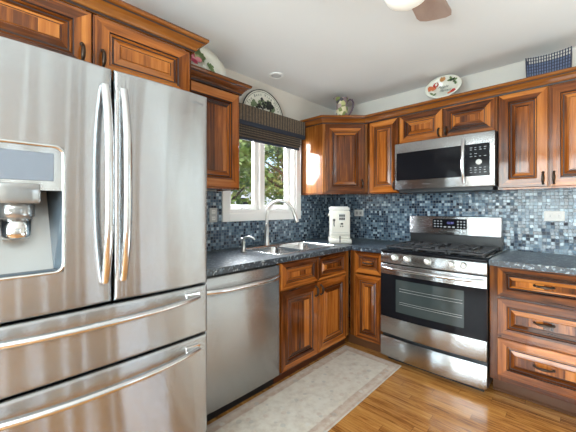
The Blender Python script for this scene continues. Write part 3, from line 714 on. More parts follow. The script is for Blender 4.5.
# ---- soap dispenser
t = thing('soap_dispenser', 'small curved nickel soap dispenser pump on the worktop left of the faucet', 'soap dispenser', (.245, -1.545, .914), .6)
b = MB().lathe((0, 0, 0), [(.001, 0), (.024, 0), (.024, .006), (.015, .014), (.012, .06), (.015, .068), (.015, .082), (.001, .085)], 16); b.build('base', 'brushed_nickel', t, True)
b = MB().tube([(0, 0, .08), (0, 0, .098), (.015, 0, .112), (.045, 0, .118), (.080, 0, .108), (.092, 0, .096)], [.009, .0095, .0095, .009, .008, .006], 10)
b.tube([(0, 0, .098), (-.024, 0, .106)], [.008, .006], 8); b.build('pump', 'brushed_nickel', t, True)
# ---- dishwasher
t = thing('dishwasher', 'stainless steel dishwasher between the refrigerator and sink cabinet', 'dishwasher', (.32, -1.82, 0))
y0, y1 = -2.121, -1.5225
MB().box((.02, y0, .10), (.585, y1, .872)).build('body', 'black', t)
b = MB(); ny = 14; zs = [.088, .094, .45, .852, .858]
vs = []; fs = []
for z in zs:
    for i in range(ny + 1):
        s = -1 + 2 * i / ny; yy = y0 + .002 + (y1 - y0 - .004) * i / ny
        vs.append((.622 + .007 * (1 - s * s) - (.005 if z in (zs[0], zs[-1]) else 0), yy, z))
W = ny + 1
for k in range(len(zs) - 1):
    for i in range(ny): fs.append((k * W + i, k * W + i + 1, (k + 1) * W + i + 1, (k + 1) * W + i))
b.add(vs, fs, 0, True)
b.box((.586, y0 + .002, .088), (.6165, y1 - .002, .858))
d = b.build('door', 'steel', t)
b = MB(); pts = []
for i in range(15): s = -1 + 2 * i / 14; pts.append((.636 + .040 * (1 - s ** 4), (y0 + y1) / 2 + s * .278, .782))
b.tube(pts, .0135, 12, flat=1.2, up=(0, 0, 1)); b.build('handle', 'handle_steel', d)
MB().box((.585, y0 + .01, .859), (.60, y1 - .01, .874)).build('control_strip', 'black', t)
MB().box((.54, y0, .0), (.557, y1, .086)).build('toe_kick', 'black', t)

# ------------------------------------------------------------------ refrigerator
XF = .878
t = thing('refrigerator', 'large stainless steel french door refrigerator with dispenser and two drawers', 'refrigerator', (.45, -2.65, 0))
RY0, RY1, RG = -3.07, -2.238, -2.638
b = MB().box((.03, RY0 + .004, .03), (.742, RY1 - .004, 1.765))
for a0, a1, c0, c1 in ((RY0 + .02, RY0 + .045, .05, 1.765), (RY1 - .045, RY1 - .02, .05, 1.765), (RG - .03, RG + .03, .90, 1.765), (RY0 + .045, RY1 - .045, 1.74, 1.765), (RY0 + .045, RY1 - .045, .64, .70), (RY0 + .045, RY1 - .045, .87, .93), (RY0 + .045, RY1 - .045, .05, .09)): b.box((.742, a0, c0), (.812, a1, c1), 1)
for yy in (RY0 + .08, RY1 - .08):
    for xx in (.10, .72): b.lathe((xx, yy, 0), [(.001, 0), (.022, 0), (.022, .03), (.001, .03)], 12, 1)
b.build('body', ['appliance_grey', 'black'], t)
def steel_panel(name, y0, y1, z0, z1, parent, hole=None, bow=.008, r=.014, xb=.814):
    yc, hw = (y0 + y1) / 2, (y1 - y0) / 2
    def ticks(a, c, extra, n):
        s = {round(a + r * k, 5) for k in (0, .08, .3, .6, 1)} | {round(c - r * k, 5) for k in (0, .08, .3, .6, 1)}
        s |= {round(a + r + (c - a - 2 * r) * i / n, 5) for i in range(n + 1)} | {round(e, 5) for e in extra}
        return sorted(s)
    ys = ticks(y0, y1, hole[:2] if hole else [], 12); zs = ticks(z0, z1, hole[2:] if hole else [], 8)
    def e(d): return r - math.sqrt(max(0, r * r - (r - min(d, r)) ** 2))
    def X(y, z): return XF + bow * (1 - ((y - yc) / hw) ** 2) - max(e(min(y - y0, y1 - y)), e(min(z - z0, z1 - z)))
    b = MB(); W = len(ys); vs = [(X(y, z), y, z) for z in zs for y in ys]; fs = []
    for k in range(len(zs) - 1):
        for i in range(W - 1):
            if hole and hole[0] - 1e-4 <= ys[i] and ys[i + 1] <= hole[1] + 1e-4 and hole[2] - 1e-4 <= zs[k] and zs[k + 1] <= hole[3] + 1e-4: continue
            fs.append((k * W + i, k * W + i + 1, (k + 1) * W + i + 1, (k + 1) * W + i))
    b.add(vs, fs, 0, True)
    # sides back to the body
    ring = [i for i in range(W)] + [k * W + W - 1 for k in range(1, len(zs))] + [(len(zs) - 1) * W + i for i in range(W - 2, -1, -1)] + [k * W for k in range(len(zs) - 2, 0, -1)]
    fr = [vs[i] for i in ring]; bk = [(xb, p[1], p[2]) for p in fr]; n = len(ring)
    b.add(fr + bk, [(i, (i + 1) % n, n + (i + 1) % n, n + i) for i in range(n)], 0, False)
    if not hole: b.add([(xb, y0, z0), (xb, y1, z0), (xb, y1, z1), (xb, y0, z1)], [(0, 1, 2, 3)], 0)
    else:
        h0, h1, g0, g1 = hole
        for a in ((y0, h0, z0, z1), (h1, y1, z0, z1), (h0, h1, z0, g0), (h0, h1, g1, z1)):
            b.add([(xb, a[0], a[2]), (xb, a[1], a[2]), (xb, a[1], a[3]), (xb, a[0], a[3])], [(0, 1, 2, 3)], 0)
    return b.build(name, 'fridge_steel', parent)
DH = (-3.022, -2.790, 1.043, 1.461)
dl = steel_panel('door', RY0, RG - .003, .906, 1.780, t, DH)
dr = steel_panel('door', RG + .003, RY1, .906, 1.780, t)
w1 = steel_panel('drawer', RY0, RY1, .676, .899, t, None, .012)
w2 = steel_panel('drawer', RY0, RY1, .090, .668, t, None, .012)
b = MB().box((.80, RY0 + .03, .02), (.84, RY1 - .03, .085)); b.build('kick_grille', 'black', t)
for dd, yy in ((dl, -2.667), (dr, -2.606)):
    b = MB(); pts = []
    for i in range(21): s = -1 + 2 * i / 20; pts.append((XF + .010 + .050 * (1 - abs(s) ** 2.6), yy, 1.346 + s * .360))
    b.tube(pts, .0145, 14, flat=.8, up=(1, 0, 0)); b.build('handle', 'handle_steel', dd)
for dd, zz in ((w1, .852), (w2, .616)):
    b = MB(); pts = []
    for i in range(25): s = -1 + 2 * i / 24; pts.append((XF + .012 + .055 * (1 - abs(s) ** 2.4), (RY0 + RY1) / 2 + s * .360, zz))
    b.tube(pts, .0150, 14, flat=.85, up=(0, 0, 1)); h = b.build('handle', 'handle_steel', dd)
    for s in (-1, 1):
        yy = (RY0 + RY1) / 2 + s * .335
        MB().box((XF - .004, yy - .035, zz + .004), (XF + .012, yy + .035, zz + .024), bev=.003).build('bracket', 'chrome', h)
# dispenser
h0, h1, g0, g1 = DH
xs = XF + .002
ds = MB()
pr_o = rrect(h0 - .006, g0 - .006, h1 + .006, g1 + .006, .03); pr_i = rrect(h0 + .004, g0 + .004, h1 - .004, g1 - .004, .024); n = len(pr_o)
vs = [(xs - .003, y, z) for y, z in pr_o] + [(xs + .010, y * .99 + .01 * (h0 + h1) / 2, z * .99 + .01 * (g0 + g1) / 2) for y, z in pr_o] + [(xs + .009, y, z) for y, z in pr_i] + [(xs - .01, y, z) for y, z in pr_i]
ds.add(vs, [(k * n + i, k * n + (i + 1) % n, (k + 1) * n + (i + 1) % n, (k + 1) * n + i) for k in range(3) for i in range(n)], 0, True)
# cavity walls, back slopes forward towards the tray
zc = 1.315
xt, xbm, hb = .752, .850, .028
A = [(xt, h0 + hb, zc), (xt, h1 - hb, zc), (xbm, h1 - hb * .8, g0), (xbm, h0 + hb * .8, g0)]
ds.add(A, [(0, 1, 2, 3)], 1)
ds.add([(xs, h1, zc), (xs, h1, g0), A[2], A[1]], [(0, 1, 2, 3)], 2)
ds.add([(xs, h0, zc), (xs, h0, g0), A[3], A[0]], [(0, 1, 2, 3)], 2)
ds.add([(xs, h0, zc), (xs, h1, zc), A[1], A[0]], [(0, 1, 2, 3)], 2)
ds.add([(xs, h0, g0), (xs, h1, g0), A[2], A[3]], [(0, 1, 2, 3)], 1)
ds.box((xs - .02, h0, zc), (xs, h1, g1), 0)
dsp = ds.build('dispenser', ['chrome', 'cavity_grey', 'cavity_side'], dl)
MB().box((xs - .002, h0 + .006, 1.346), (xs + .003, h1 - .026, 1.438), bev=.002).build('display_panel', 'panel_grey', dsp)
yn = -2.905
b = MB().box((XF - .10, yn - .054, 1.272), (xs + .010, yn + .054, 1.336), bev=.006, seg=2); b.build('spout_housing', 'clear_grey', dsp)
b = MB().lathe((XF - .052, yn, 1.272), [(.044, 0), (.048, -.004), (.047, -.040), (.041, -.050), (.001, -.050)], 24); b.build('nozzle', 'clear_grey', dsp)
b = MB().lathe((XF - .052, yn, 1.222), [(.001, 0), (.039, 0), (.039, -.052), (.032, -.066), (.001, -.066)], 24); b.build('lever', 'chrome', dsp)
b = MB().box((xbm, h0 + .01, g0 + .001), (xs - .006, h1 - .01, g0 + .010), bev=.003); b.build('drip_tray', 'cavity_side', dsp)
text_part('logo_lettering', 'S A M S U N G', .0115, (XF + .0055, -2.298, 1.736), YP, ZP, 'logo_grey', dr)

# ------------------------------------------------------------------ range
x0, x1 = .9495, 1.7035; xm = (x0 + x1) / 2
t = thing('gas_range', 'freestanding stainless steel gas range with black oven door', 'range', (xm, -.35, 0))
b = MB().box((x0 + .003, -.640, .045), (x1 - .003, -.02, .895)); b.box((x0 + .03, -.60, 0), (x1 - .03, -.06, .045)); b.build('body', 'black', t)
def bowed(name, z0, z1, yf, mats, parent, bow=.014, yb=-.640, xa=x0, xc=x1, mat_i=None, nx=16, zs=None, tilt=0):
    b = MB(); zs = zs or [z0, z0 + .004, z1 - .004, z1]; vs = []
    for k, z in enumerate(zs):
        for i in range(nx + 1):
            s = -1 + 2 * i / nx
            e = .004 if k in (0, len(zs) - 1) else 0
            vs.append((xa + (xc - xa) * i / nx, yf - bow * (1 - s * s) + e + tilt * (z - z0), z))
    W = nx + 1; fs = [(k * W + i, k * W + i + 1, (k + 1) * W + i + 1, (k + 1) * W + i) for k in range(len(zs) - 1) for i in range(nx)]
    b.add(vs, fs, mat_i or 0, True)
    L = (len(zs) - 1) * W
    for row in (0, L):
        b.add([vs[row + i] for i in range(W)] + [(vs[row + i][0], yb, vs[row + i][2]) for i in range(W)], [(i, i + 1, W + i + 1, W + i) for i in range(nx)], 0)
    for col in (0, nx):
        c = [vs[k * W + col] for k in range(len(zs))]
        b.add(c + [(p[0], yb, p[2]) for p in c], [(k, k + 1, len(zs) + k + 1, len(zs) + k) for k in range(len(zs) - 1)], 0)
    return b.build(name, mats, parent)
cp = bowed('control_panel', .812, .892, -.674, 'range_steel', t, .016, tilt=.12)
for xx in (1.072, 1.174, 1.331, 1.491, 1.567):
    s = (xx - xm) / (x1 - xm); c = (xx, -.674 - .016 * (1 - s * s) + .005, .860)
    b = MB().lathe(c, [(.001, .030), (.016, .030), (.0195, .026), (.021, .008), (.025, .004), (.025, -.004), (.001, -.004)], 20, axis=(0, -1, .12))
    b.box((c[0] - .0035, c[1] - .036, c[2] - .017), (c[0] + .0035, c[1] - .026, c[2] + .019), bev=.002); b.build('knob', 'knob_steel', t)
NX = 16
def bands(n): return [i for i in n for _ in range(NX)]
od = bowed('oven_door', .237, .802, -.672, ['black_gloss', 'range_steel'], t, .018, zs=[.237, .241, .371, .374, .722, .725, .798, .802], mat_i=bands([1, 1, 1, 0, 1, 1, 1]))
# oven window: glass set in the black face, with racks seen through it
b = MB(); wx0, wx1, wz0, wz1 = 1.084, 1.571, .432, .688; vs = []
for z in (wz0, wz1):
    for i in range(11):
        xx = wx0 + (wx1 - wx0) * i / 10; s = (xx - xm) / (x1 - xm); vs.append((xx, -.6735 - .018 * (1 - s * s), z))
b.add(vs, [(i, i + 1, 12 + i, 11 + i) for i in range(10)], 0, True); ow = b.build('window', 'oven_glass', od)
b = MB()
for zz in (.62, .60, .515, .50):
    b.tube([(wx0 + .03 + (wx1 - wx0 - .04) * i / 8, -.6745 - .018 * (1 - (((wx0 + .03 + (wx1 - wx0 - .04) * i / 8) - xm) / (x1 - xm)) ** 2), zz) for i in range(9)], .0012, 6)
b.build('rack', 'grey_plate', ow)
b = MB(); pts = []
for i in range(17): s = -1 + 2 * i / 16; pts.append((xm + s * .358, -.684 - .044 * (1 - s ** 6) - .012 * (1 - s * s), .774))
b.tube(pts, .0125, 12, flat=1.0); b.build('handle', 'handle_steel', od)
dw = bowed('storage_drawer', .052, .212, -.672, 'range_steel', t, .018)
# cooktop
b = MB(); b.box((x0, -.678, .896), (x1, -.10, .916), bev=.006, seg=2)
b.box((x0 + .03, -.62, .916), (x1 - .03, -.13, .918), 0)
ct = b.build('cooktop', 'black_gloss', t)
for cx, cy, rr in ((1.10, -.50, .05), (1.10, -.24, .042), (xm, -.37, .055), (1.55, -.50, .055), (1.55, -.24, .04)):
    b = MB().lathe((cx, cy, .918), [(rr, 0), (rr, .008), (rr * .8, .012), (rr * .8, .018), (rr * .72, .022), (.001, .023)], 20); b.build('burner', 'cast_iron', ct)
for gx0, gx1 in ((.972, 1.205), (1.212, 1.442), (1.449, 1.682)):
    b = MB(); gz = .944; w = .0075
    for yy in (-.625, -.125): b.box((gx0, yy - w, gz - .012), (gx1, yy + w, gz), bev=.003)
    for xx in (gx0 + w, gx1 - w): b.box((xx - w, -.625, gz - .012), (xx + w, -.125, gz), bev=.003)
    mx = (gx0 + gx1) / 2
    for yy in (-.50, -.375, -.25):
        b.box((gx0, yy - .005, gz - .012), (mx - .035, yy + .005, gz + .002), bev=.002); b.box((mx + .035, yy - .005, gz - .012), (gx1, yy + .005, gz + .002), bev=.002)
    for ya, yb in ((-.62, -.535), (-.215, -.13), (-.465, -.285)): b.box((mx - .005, ya, gz - .012), (mx + .005, yb, gz + .002), bev=.002)
    for xx in (gx0 + w, gx1 - w):
        for yy in (-.61, -.14): b.box((xx - .007, yy - .007, .918), (xx + .007, yy + .007, gz - .008))
    b.build('grate', 'cast_iron', t)
# backguard with clock and keypad
b = MB(); b.box((x0 + .006, -.082, .917), (x1 - .006, -.012, 1.016), 1)
b.box((x0 - .004 + .004, -.098, 1.014), (x1 - .004, -.012, 1.182), 0, bev=.010, seg=3)
bg = b.build('backguard', ['range_steel', 'black'], t)
b = MB().box((1.167, -.1005, 1.072), (1.446, -.097, 1.158), bev=.001)
for i in range(3):
    for j in range(3): b.box((1.18 + i * .027, -.1014, 1.086 + j * .024), (1.194 + i * .027, -.1004, 1.093 + j * .024), 1)
for i in range(3): b.box((1.263 + i * .035, -.1014, 1.082), (1.283 + i * .035, -.1004, 1.092), 1)
for i in range(3):
    for j in range(3): b.box((1.372 + i * .025, -.1014, 1.083 + j * .024), (1.384 + i * .025, -.1004, 1.092 + j * .024), 1)
dp = b.build('display', ['black_gloss', 'mark_white'], bg)
text_part('clock_digits', '12:30', .026, (1.315, -.1012, 1.122), XP, ZP, 'display_blue', dp)
text_part('logo_lettering', 'S A M S U N G', .011, (xm, -.0985, 1.046), XP, ZP, 'logo_grey', bg)

# ------------------------------------------------------------------ microwave
t = thing('microwave', 'stainless over-the-range microwave with black glass door mounted above the range', 'microwave', (1.325, -.2, 1.42))
mx0, mx1 = .9495, 1.7015
b = MB().box((mx0, -.385, 1.418), (mx1, -.012, 1.822)); b.box((mx0 + .02, -.36, 1.392), (mx1 - .02, -.012, 1.418))
b.build('body', 'dark_plastic', t)
md = bowed('door', 1.418, 1.818, -.408, ['range_steel'], t, .010, yb=-.386, xa=mx0, xc=mx1)
def onface(x, off=.0): s = (x - 1.3255) / .376; return -.408 - .010 * (1 - s * s) - off
def face_panel(name, xa, xc, z0, z1, m, parent, off, n=10, extra=None):
    b = MB(); vs = [(xa + (xc - xa) * i / n, onface(xa + (xc - xa) * i / n, off), z) for z in (z0, z1) for i in range(n + 1)]
    b.add(vs, [(i, i + 1, n + 2 + i, n + 1 + i) for i in range(n)], 0, True)
    bk = [(p[0], p[1] + off - .0005, p[2]) for p in vs]
    b.add(vs[:n + 1] + bk[:n + 1], [(i, i + 1, n + 2 + i, n + 1 + i) for i in range(n)], 0); b.add(vs[n + 1:] + bk[n + 1:], [(i, i + 1, n + 2 + i, n + 1 + i) for i in range(n)], 0)
    if extra:
        k = len(b.v); b.v += extra.v; b.f += [[q + k for q in f] for f in extra.f]; b.m += extra.m; b.s += extra.s
    return b.build(name, m, parent)
mw = face_panel('window', .966, 1.498, 1.494, 1.735, 'black_gloss', md, .0015)
kb = MB()
for j, zz in enumerate((1.706, 1.690, 1.660, 1.640, 1.555, 1.538, 1.520)):
    for i in range(4 if j != 2 else 2): xx = 1.545 + i * .03; kb.box((xx, onface(xx, .0022), zz), (xx + (.012 if (i + j) % 3 else .016), onface(xx, .001), zz + .0035), 1)
kp = face_panel('control_panel', 1.512, 1.672, 1.494, 1.735, ['black_gloss', 'mark_white'], md, .0015, 4, kb)
MB().lathe((1.603, onface(1.603, .001), 1.598), [(.001, .008), (.016, .008), (.020, .004), (.020, -.002), (.001, -.002)], 20, axis=(0, -1, 0)).build('dial', 'white_plastic', kp)
b = MB(); pts = []
for i in range(15): s = -1 + 2 * i / 14; pts.append((1.503, onface(1.503) - .006 - .034 * (1 - abs(s) ** 3), 1.615 + s * .165))
b.tube(pts, .0115, 12, flat=.8, up=(0, 1, 0)); b.build('handle', 'handle_steel', md)
text_part('logo_lettering', 'S A M S U N G', .010, (1.225, onface(1.225, .0006), 1.455), XP, ZP, 'mark_white', md)

# ------------------------------------------------------------------ small things on the worktop and walls
th = R(40); t = thing('coffee_machine', 'cream automatic espresso machine on the worktop in the corner', 'coffee machine', (.395, -.468, .9145), th)
b = MB().box((-.105, -.150, 0), (.105, .15, .045), bev=.008, seg=2); b.box((-.095, -.10, .045), (.095, .15, .10), bev=.006)
b.build('base', 'cream_plastic', t, True)
b = MB().box((-.092, -.135, .078), (.092, .145, .315), bev=.012, seg=2); bo = b.build('body', 'cream_plastic', t, True)
b = MB().box((-.098, -.06, .316), (.098, .14, .345), bev=.008, seg=2); b.box((-.085, -.04, .345), (.085, .12, .355), bev=.004); b.build('bean_hopper_lid', 'white_plastic', t, True)
b = MB().box((-.018, -.1375, .215), (.048, -.134, .290), bev=.001)
pn = b.build('control_panel', 'white_plastic', bo, True)
b = MB()
for i in range(3):
    for j in range(2): b.box((-.013 + i * .019, -.1390, .225 + j * .030), (.002 + i * .019, -.1372, .249 + j * .030))
b.build('buttons', 'dark_plastic', pn, True)
b = MB().box((-.012, -.158, .172), (.032, -.135, .205), bev=.004); b.box((-.002, -.160, .182), (.022, -.157, .198), 1); b.tube([(0, -.147, .172), (0, -.147, .160)], .005, 8, 1); b.tube([(.02, -.147, .172), (.02, -.147, .160)], .005, 8, 1)
b.build('coffee_spout', ['cream_plastic', 'dark_plastic'], bo, True)
b = MB().tube([(-.062, -.135, .225), (-.062, -.150, .225)], .012, 10); b.tube([(-.062, -.145, .222), (-.064, -.150, .185), (-.060, -.148, .165)], [.006, .005, .004], 8); b.build('steam_wand', 'dark_plastic', bo, True)
MB().tube([(-.092, 0, .27), (-.112, 0, .27)], .013, 12).build('steam_knob', 'cream_plastic', bo, True)
MB().box((-.012, -.1515, .012), (-.002, -.1495, .075)).build('tray_slot', 'dark_plastic', t, True)
MB().box((-.07, -.1365, .105), (.07, -.1345, .108)).build('body_seam', 'grey_plate', bo, True)

def outlet(name, label, O, U, N, w, h, gangs, pm, sm):
    O, U, N = Vector(O), Vector(U), Vector(N); Vv = Vector((0, 0, 1))
    t = thing(name, label, 'outlet', O, 0, 'wall outlets in the tile')
    def bx(b, u0, u1, v0, v1, n0, n1, bev=.002):
        p = O + U * u0 + Vv * v0 + N * n0; q = O + U * u1 + Vv * v1 + N * n1
        b.box(p, q, 0, bev)
    b = MB(); bx(b, -w / 2, w / 2, -h / 2, h / 2, .0, .006); pl = b.build('plate', pm, t)
    for g in gangs:
        b = MB(); bx(b, g[0] - g[2] / 2, g[0] + g[2] / 2, g[1] - g[3] / 2, g[1] + g[3] / 2, .006, .008, .001); so = b.build('socket', sm, t)
        b = MB()
        for s in (-1, 1):
            if w > h: bx(b, g[0] - .003, g[0] + .006, g[1] + s * .006 - .0012, g[1] + s * .006 + .0012, .008, .0086, 0)
            else: bx(b, g[0] + s * .006 - .0012, g[0] + s * .006 + .0012, g[1] - .003, g[1] + .006, .008, .0086, 0)
        b.build('slots', 'dark_plastic', so)
outlet('wall_outlet', 'grey outlet plate on the dark tile between refrigerator and window', (.0082, -1.665, 1.198), (0, 1, 0), (1, 0, 0), .072, .115, [(0, .026, .034, .03), (0, -.026, .034, .03)], 'grey_plate', 'white_plastic')
outlet('wall_outlet', 'small white horizontal outlet on the tile just right of the coffee machine', (.343, -.0082, 1.198), (1, 0, 0), (0, -1, 0), .115, .072, [(-.024, 0, .03, .034), (.024, 0, .03, .034)], 'white_plastic', 'grey_plate')
outlet('wall_outlet', 'white horizontal outlet on the bright tile right of the range', (2.01, -.0082, 1.196), (1, 0, 0), (0, -1, 0), .118, .075, [(-.024, 0, .034, .036), (.024, 0, .034, .036)], 'white_plastic', 'white_plastic')

# ---- woven shade over the window
t = thing('woven_window_shade', 'raised brown woven roman shade with navy edging over the window', 'window shade', (.06, -1.12, 1.84))
VY0, VY1 = -1.632, -.674
b = MB().box((.108, VY0, 1.985), (.122, VY1, 2.118)); b.box((.017, VY1 - .012, 1.985), (.108, VY1, 2.118)); b.box((.017, VY0, 1.985), (.108, VY0 + .012, 2.118)); b.box((.017, VY0 + .012, 2.105), (.108, VY1 - .012, 2.118))
b.build('valance', 'woven', t)
b = MB().box((.106, VY0, 1.948), (.125, VY1, 1.985), bev=.003); b.box((.017, VY1 - .014, 1.948), (.106, VY1, 1.985)); b.build('edging', 'navy_band', t)
b = MB()
for k, (xx, za, zb) in enumerate(((.088, 1.885, 1.96), (.072, 1.868, 1.95), (.056, 1.85, 1.94))): b.box((xx, -1.60, za), (xx + .012, -.70, zb), bev=.004)
b.build('folds', 'woven_fold', t)
MB().box((.052, -1.60, 1.838), (.070, -.70, 1.862), bev=.004).build('bottom_band', 'navy_band', t)
MB().tube([(.10, -.715, 1.94), (.10, -.715, 1.62)], .0018, 6).build('cord', 'socket_grey', t)

# ---- plates, sign, pitcher and basket on top
def disc_frame(c, u, v):
    c, u, v = Vector(c), Vector(u).normalized(), Vector(v).normalized(); w = u.cross(v)
    return Matrix(((u.x, v.x, w.x, c.x), (u.y, v.y, w.y, c.y), (u.z, v.z, w.z, c.z), (0, 0, 0, 1)))
def dish(b, rx, ry, rim=.7, deep=.018, th=.008, n=40):
    prof = [(1.0, .0), (.985, .006), (rim, -deep * .4), (rim * .93, -deep), (0.001, -deep)]
    vs = []; fs = []
    for k, z in prof: vs += [(rx * k * math.cos(2 * math.pi * i / n), ry * k * math.sin(2 * math.pi * i / n), z) for i in range(n)]
    for k, z in reversed(prof): vs += [(rx * k * .995 * math.cos(2 * math.pi * i / n), ry * k * .995 * math.sin(2 * math.pi * i / n), z - th) for i in range(n)]
    L = len(prof) * 2
    for k in range(L - 1): fs += [(k * n + i, k * n + (i + 1) % n, (k + 1) * n + (i + 1) % n, (k + 1) * n + i) for i in range(n)]
    fs += [((L - 1) * n + i, (L - 1) * n + (i + 1) % n, (i + 1) % n, i) for i in range(n)]
    b.add(vs, fs, 0, True)
def blob(b, c, r, m, z, n=10, jit=.25, ry=None, rot=0):
    vs = []; ry = ry or r
    for i in range(n):
        q = 2 * math.pi * i / n; k = 1 + random.uniform(-jit, jit); x, y = r * k * math.cos(q), ry * k * math.sin(q)
        vs.append((c[0] + x * math.cos(rot) - y * math.sin(rot), c[1] + x * math.sin(rot) + y * math.cos(rot), z))
    b.add(vs, [tuple(range(n))], m)
def leaf(b, c, L, w, rot, m, z):
    pts = [(0, -L / 2), (w * .45, -L * .28), (w * .3, -.1 * L), (w * .5, .05 * L), (w * .22, .2 * L), (w * .25, .32 * L), (0, L / 2), (-w * .25, .32 * L), (-w * .22, .2 * L), (-w * .5, .05 * L), (-w * .3, -.1 * L), (-w * .45, -L * .28)]
    b.add([(c[0] + x * math.cos(rot) - y * math.sin(rot), c[1] + x * math.sin(rot) + y * math.cos(rot), z) for x, y in pts], [tuple(range(len(pts)))], m)
# floral plate on the cabinet left of the window: leans back on the wall side
tl = R(20)
t = thing('floral_plate', 'cream plate with red rose and green leaves on the cabinet beside the refrigerator', 'plate', (.26, -1.878, 2.105))
b = MB(); b.X = disc_frame((.232, -1.878, 2.105 + .165 * math.cos(tl) + .004), (0, 1, 0), (-math.sin(tl), 0, math.cos(tl)))
dish(b, .180, .165, .72)
for q in range(len(b.m)): b.m[q] = 4
for i in range(14): q = i * 2.4; rr = .012 * math.sqrt(i); blob(b, (-.095 + rr * 1.3 * math.cos(q), .035 + rr * 1.2 * math.sin(q)), .024, i % 2, -.0005 + .0004 * i, 8, .3)
for c, L, w, rt, m in (((-.045, .095), .09, .06, -.9, 2), ((-.08, .105), .09, .055, .5, 3), ((-.01, .070), .085, .06, -2.2, 2), ((.05, .005), .06, .05, -1.7, 2), ((.055, -.025), .06, .045, -2.4, 2), ((-.03, .040), .08, .06, -1.2, 3), ((-.015, .03), .07, .05, 2.6, 2)): leaf(b, c, L, w, rt, m, .003)
b.build('dish', ['rose', 'rose_light', 'leaf_green', 'leaf_pale', 'porcelain'], t)
# half-round grape plaque standing on the valance, leaning on the wall
t = thing('wall_plaque', 'half-round white grape plaque with dark rim standing on the woven shade', 'plaque', (.055, -1.155, 2.1185))
SC = (.050, -1.162, 2.078); SR = .249; Z0 = 2.1188 - SC[2]; q0 = math.acos(Z0 / SR)
def arc(r, n=40, k=1.0): 
    qq = math.acos(min(1, Z0 / r)); return [(r * math.sin(-qq + 2 * qq * i / n), r * math.cos(-qq + 2 * qq * i / n)) for i in range(n + 1)]
M1 = disc_frame(SC, (0, 1, 0), (0, 0, 1))
b = MB(); b.X = M1; b.prism(arc(SR - .004), -.010, 0, 'xy', 2); board = b
def ring(b, r0, r1, za, zb):
    A, C = arc(r0), arc(r1); n = len(A)
    vs = [(x, y, zb) for x, y in A] + [(x, y, zb) for x, y in C] + [(x, y, za) for x, y in A] + [(x, y, za) for x, y in C]
    fs = []
    for i in range(n - 1): fs += [(i, i + 1, n + i + 1, n + i), (2 * n + i, 3 * n + i, 3 * n + i + 1, 2 * n + i + 1), (i, 2 * n + i, 2 * n + i + 1, i + 1), (n + i, n + i + 1, 3 * n + i + 1, 3 * n + i)]
    b.add(vs, fs, 0)
b = MB(); b.X = M1; ring(b, SR - .007, SR, -.011, .004); b.build('rim', 'sign_dark', t)
b = MB(); b.X = M1; ring(b, SR - .022, SR - .018, 0, .0008); b.build('inner_line', 'sign_ink', t)
b = board; random.seed(4)
for i in range(30):
    q = random.uniform(-1.0, 1.05); rr = random.uniform(.105, .165)
    c = (rr * math.sin(q) * 1.05, max(Z0 + .03, rr * math.cos(q)))
    if i % 2: leaf(b, c, .055, .05, random.uniform(0, 6), 0, .0006 + .00005 * i)
    else: blob(b, c, .019, 1, .0006 + .00005 * i, 8, .35)
for i in range(22): blob(b, (.03 + random.gauss(0, .03), .105 + random.gauss(0, .018)), .012, 1, .0022 + .00003 * i, 9, .05)
b.build('board', ['sign_green', 'sign_dark', 'sign_white'], t)
for i, ch in enumerate('The Best Vine Wine'):
    if ch == ' ': continue
    q = R(-62 + i * 124 / 17); rr = SR - .045
    text_part('lettering', ch, .036, (SC[0] + .0008, SC[1] + rr * math.sin(q), SC[2] + rr * math.cos(q)), (0, math.cos(q), -math.sin(q)), (0, math.sin(q), math.cos(q)), 'sign_ink', t, .15)
# pitcher on the corner cabinet
t = thing('painted_pitcher', 'small painted pitcher with dark handle on top of the corner wall cabinet', 'pitcher', (.385, -.405, 2.101), R(42))
b = MB().lathe((0, 0, 0), [(.001, 0), (.052, 0), (.056, .01), (.062, .07), (.060, .15), (.055, .20), (.058, .245), (.062, .262), (.058, .264), (.052, .245), (.050, .02), (.001, .02)], 24)
for i, v in enumerate(b.v):
    if v.z > .235 and v.x < -.03: b.v[i] = Vector((v.x - (v.z - .235) * .9, v.y, v.z + .006))
b.build('jug', 'painted_pottery', t, True)
pts = []
for i in range(13): q = R(100 - 215 * i / 12); pts.append((.052 + .058 * max(-.2, math.cos(q)) + (.004 if i else 0), 0, .165 + .088 * math.sin(q)))
pts = [(.056, 0, .240), (.080, 0, .257), (.103, 0, .250), (.115, 0, .222), (.112, 0, .185), (.098, 0, .145), (.080, 0, .11), (.058, 0, .085)]
b = MB().tube(pts, [.008, .009, .009, .009, .009, .0085, .008, .008], 10); b.build('handle', 'plum', t, True)
b = MB().lathe((0, 0, .2625), [(.0585, -.003), (.0635, 0), (.0585, .003), (.055, 0)], 24)
for i, v in enumerate(b.v):
    if v.x < -.03: b.v[i] = Vector((v.x - .024, v.y, v.z + .006))
b.build('rim_band', 'plum', t, True)
# oval platter
t = thing('oval_platter', 'oval cream platter painted with fruit, propped above the microwave cabinet', 'platter', (1.28, -.2, 2.105))
ra = R(-3); tb = R(16)
cc = Vector((1.286, -.205, 2.302)); vv = Vector((0, math.sin(tb), math.cos(tb))); uu = Vector((1, 0, 0))
u2 = uu * math.cos(ra) + vv * math.sin(ra); v2 = -uu * math.sin(ra) + vv * math.cos(ra)
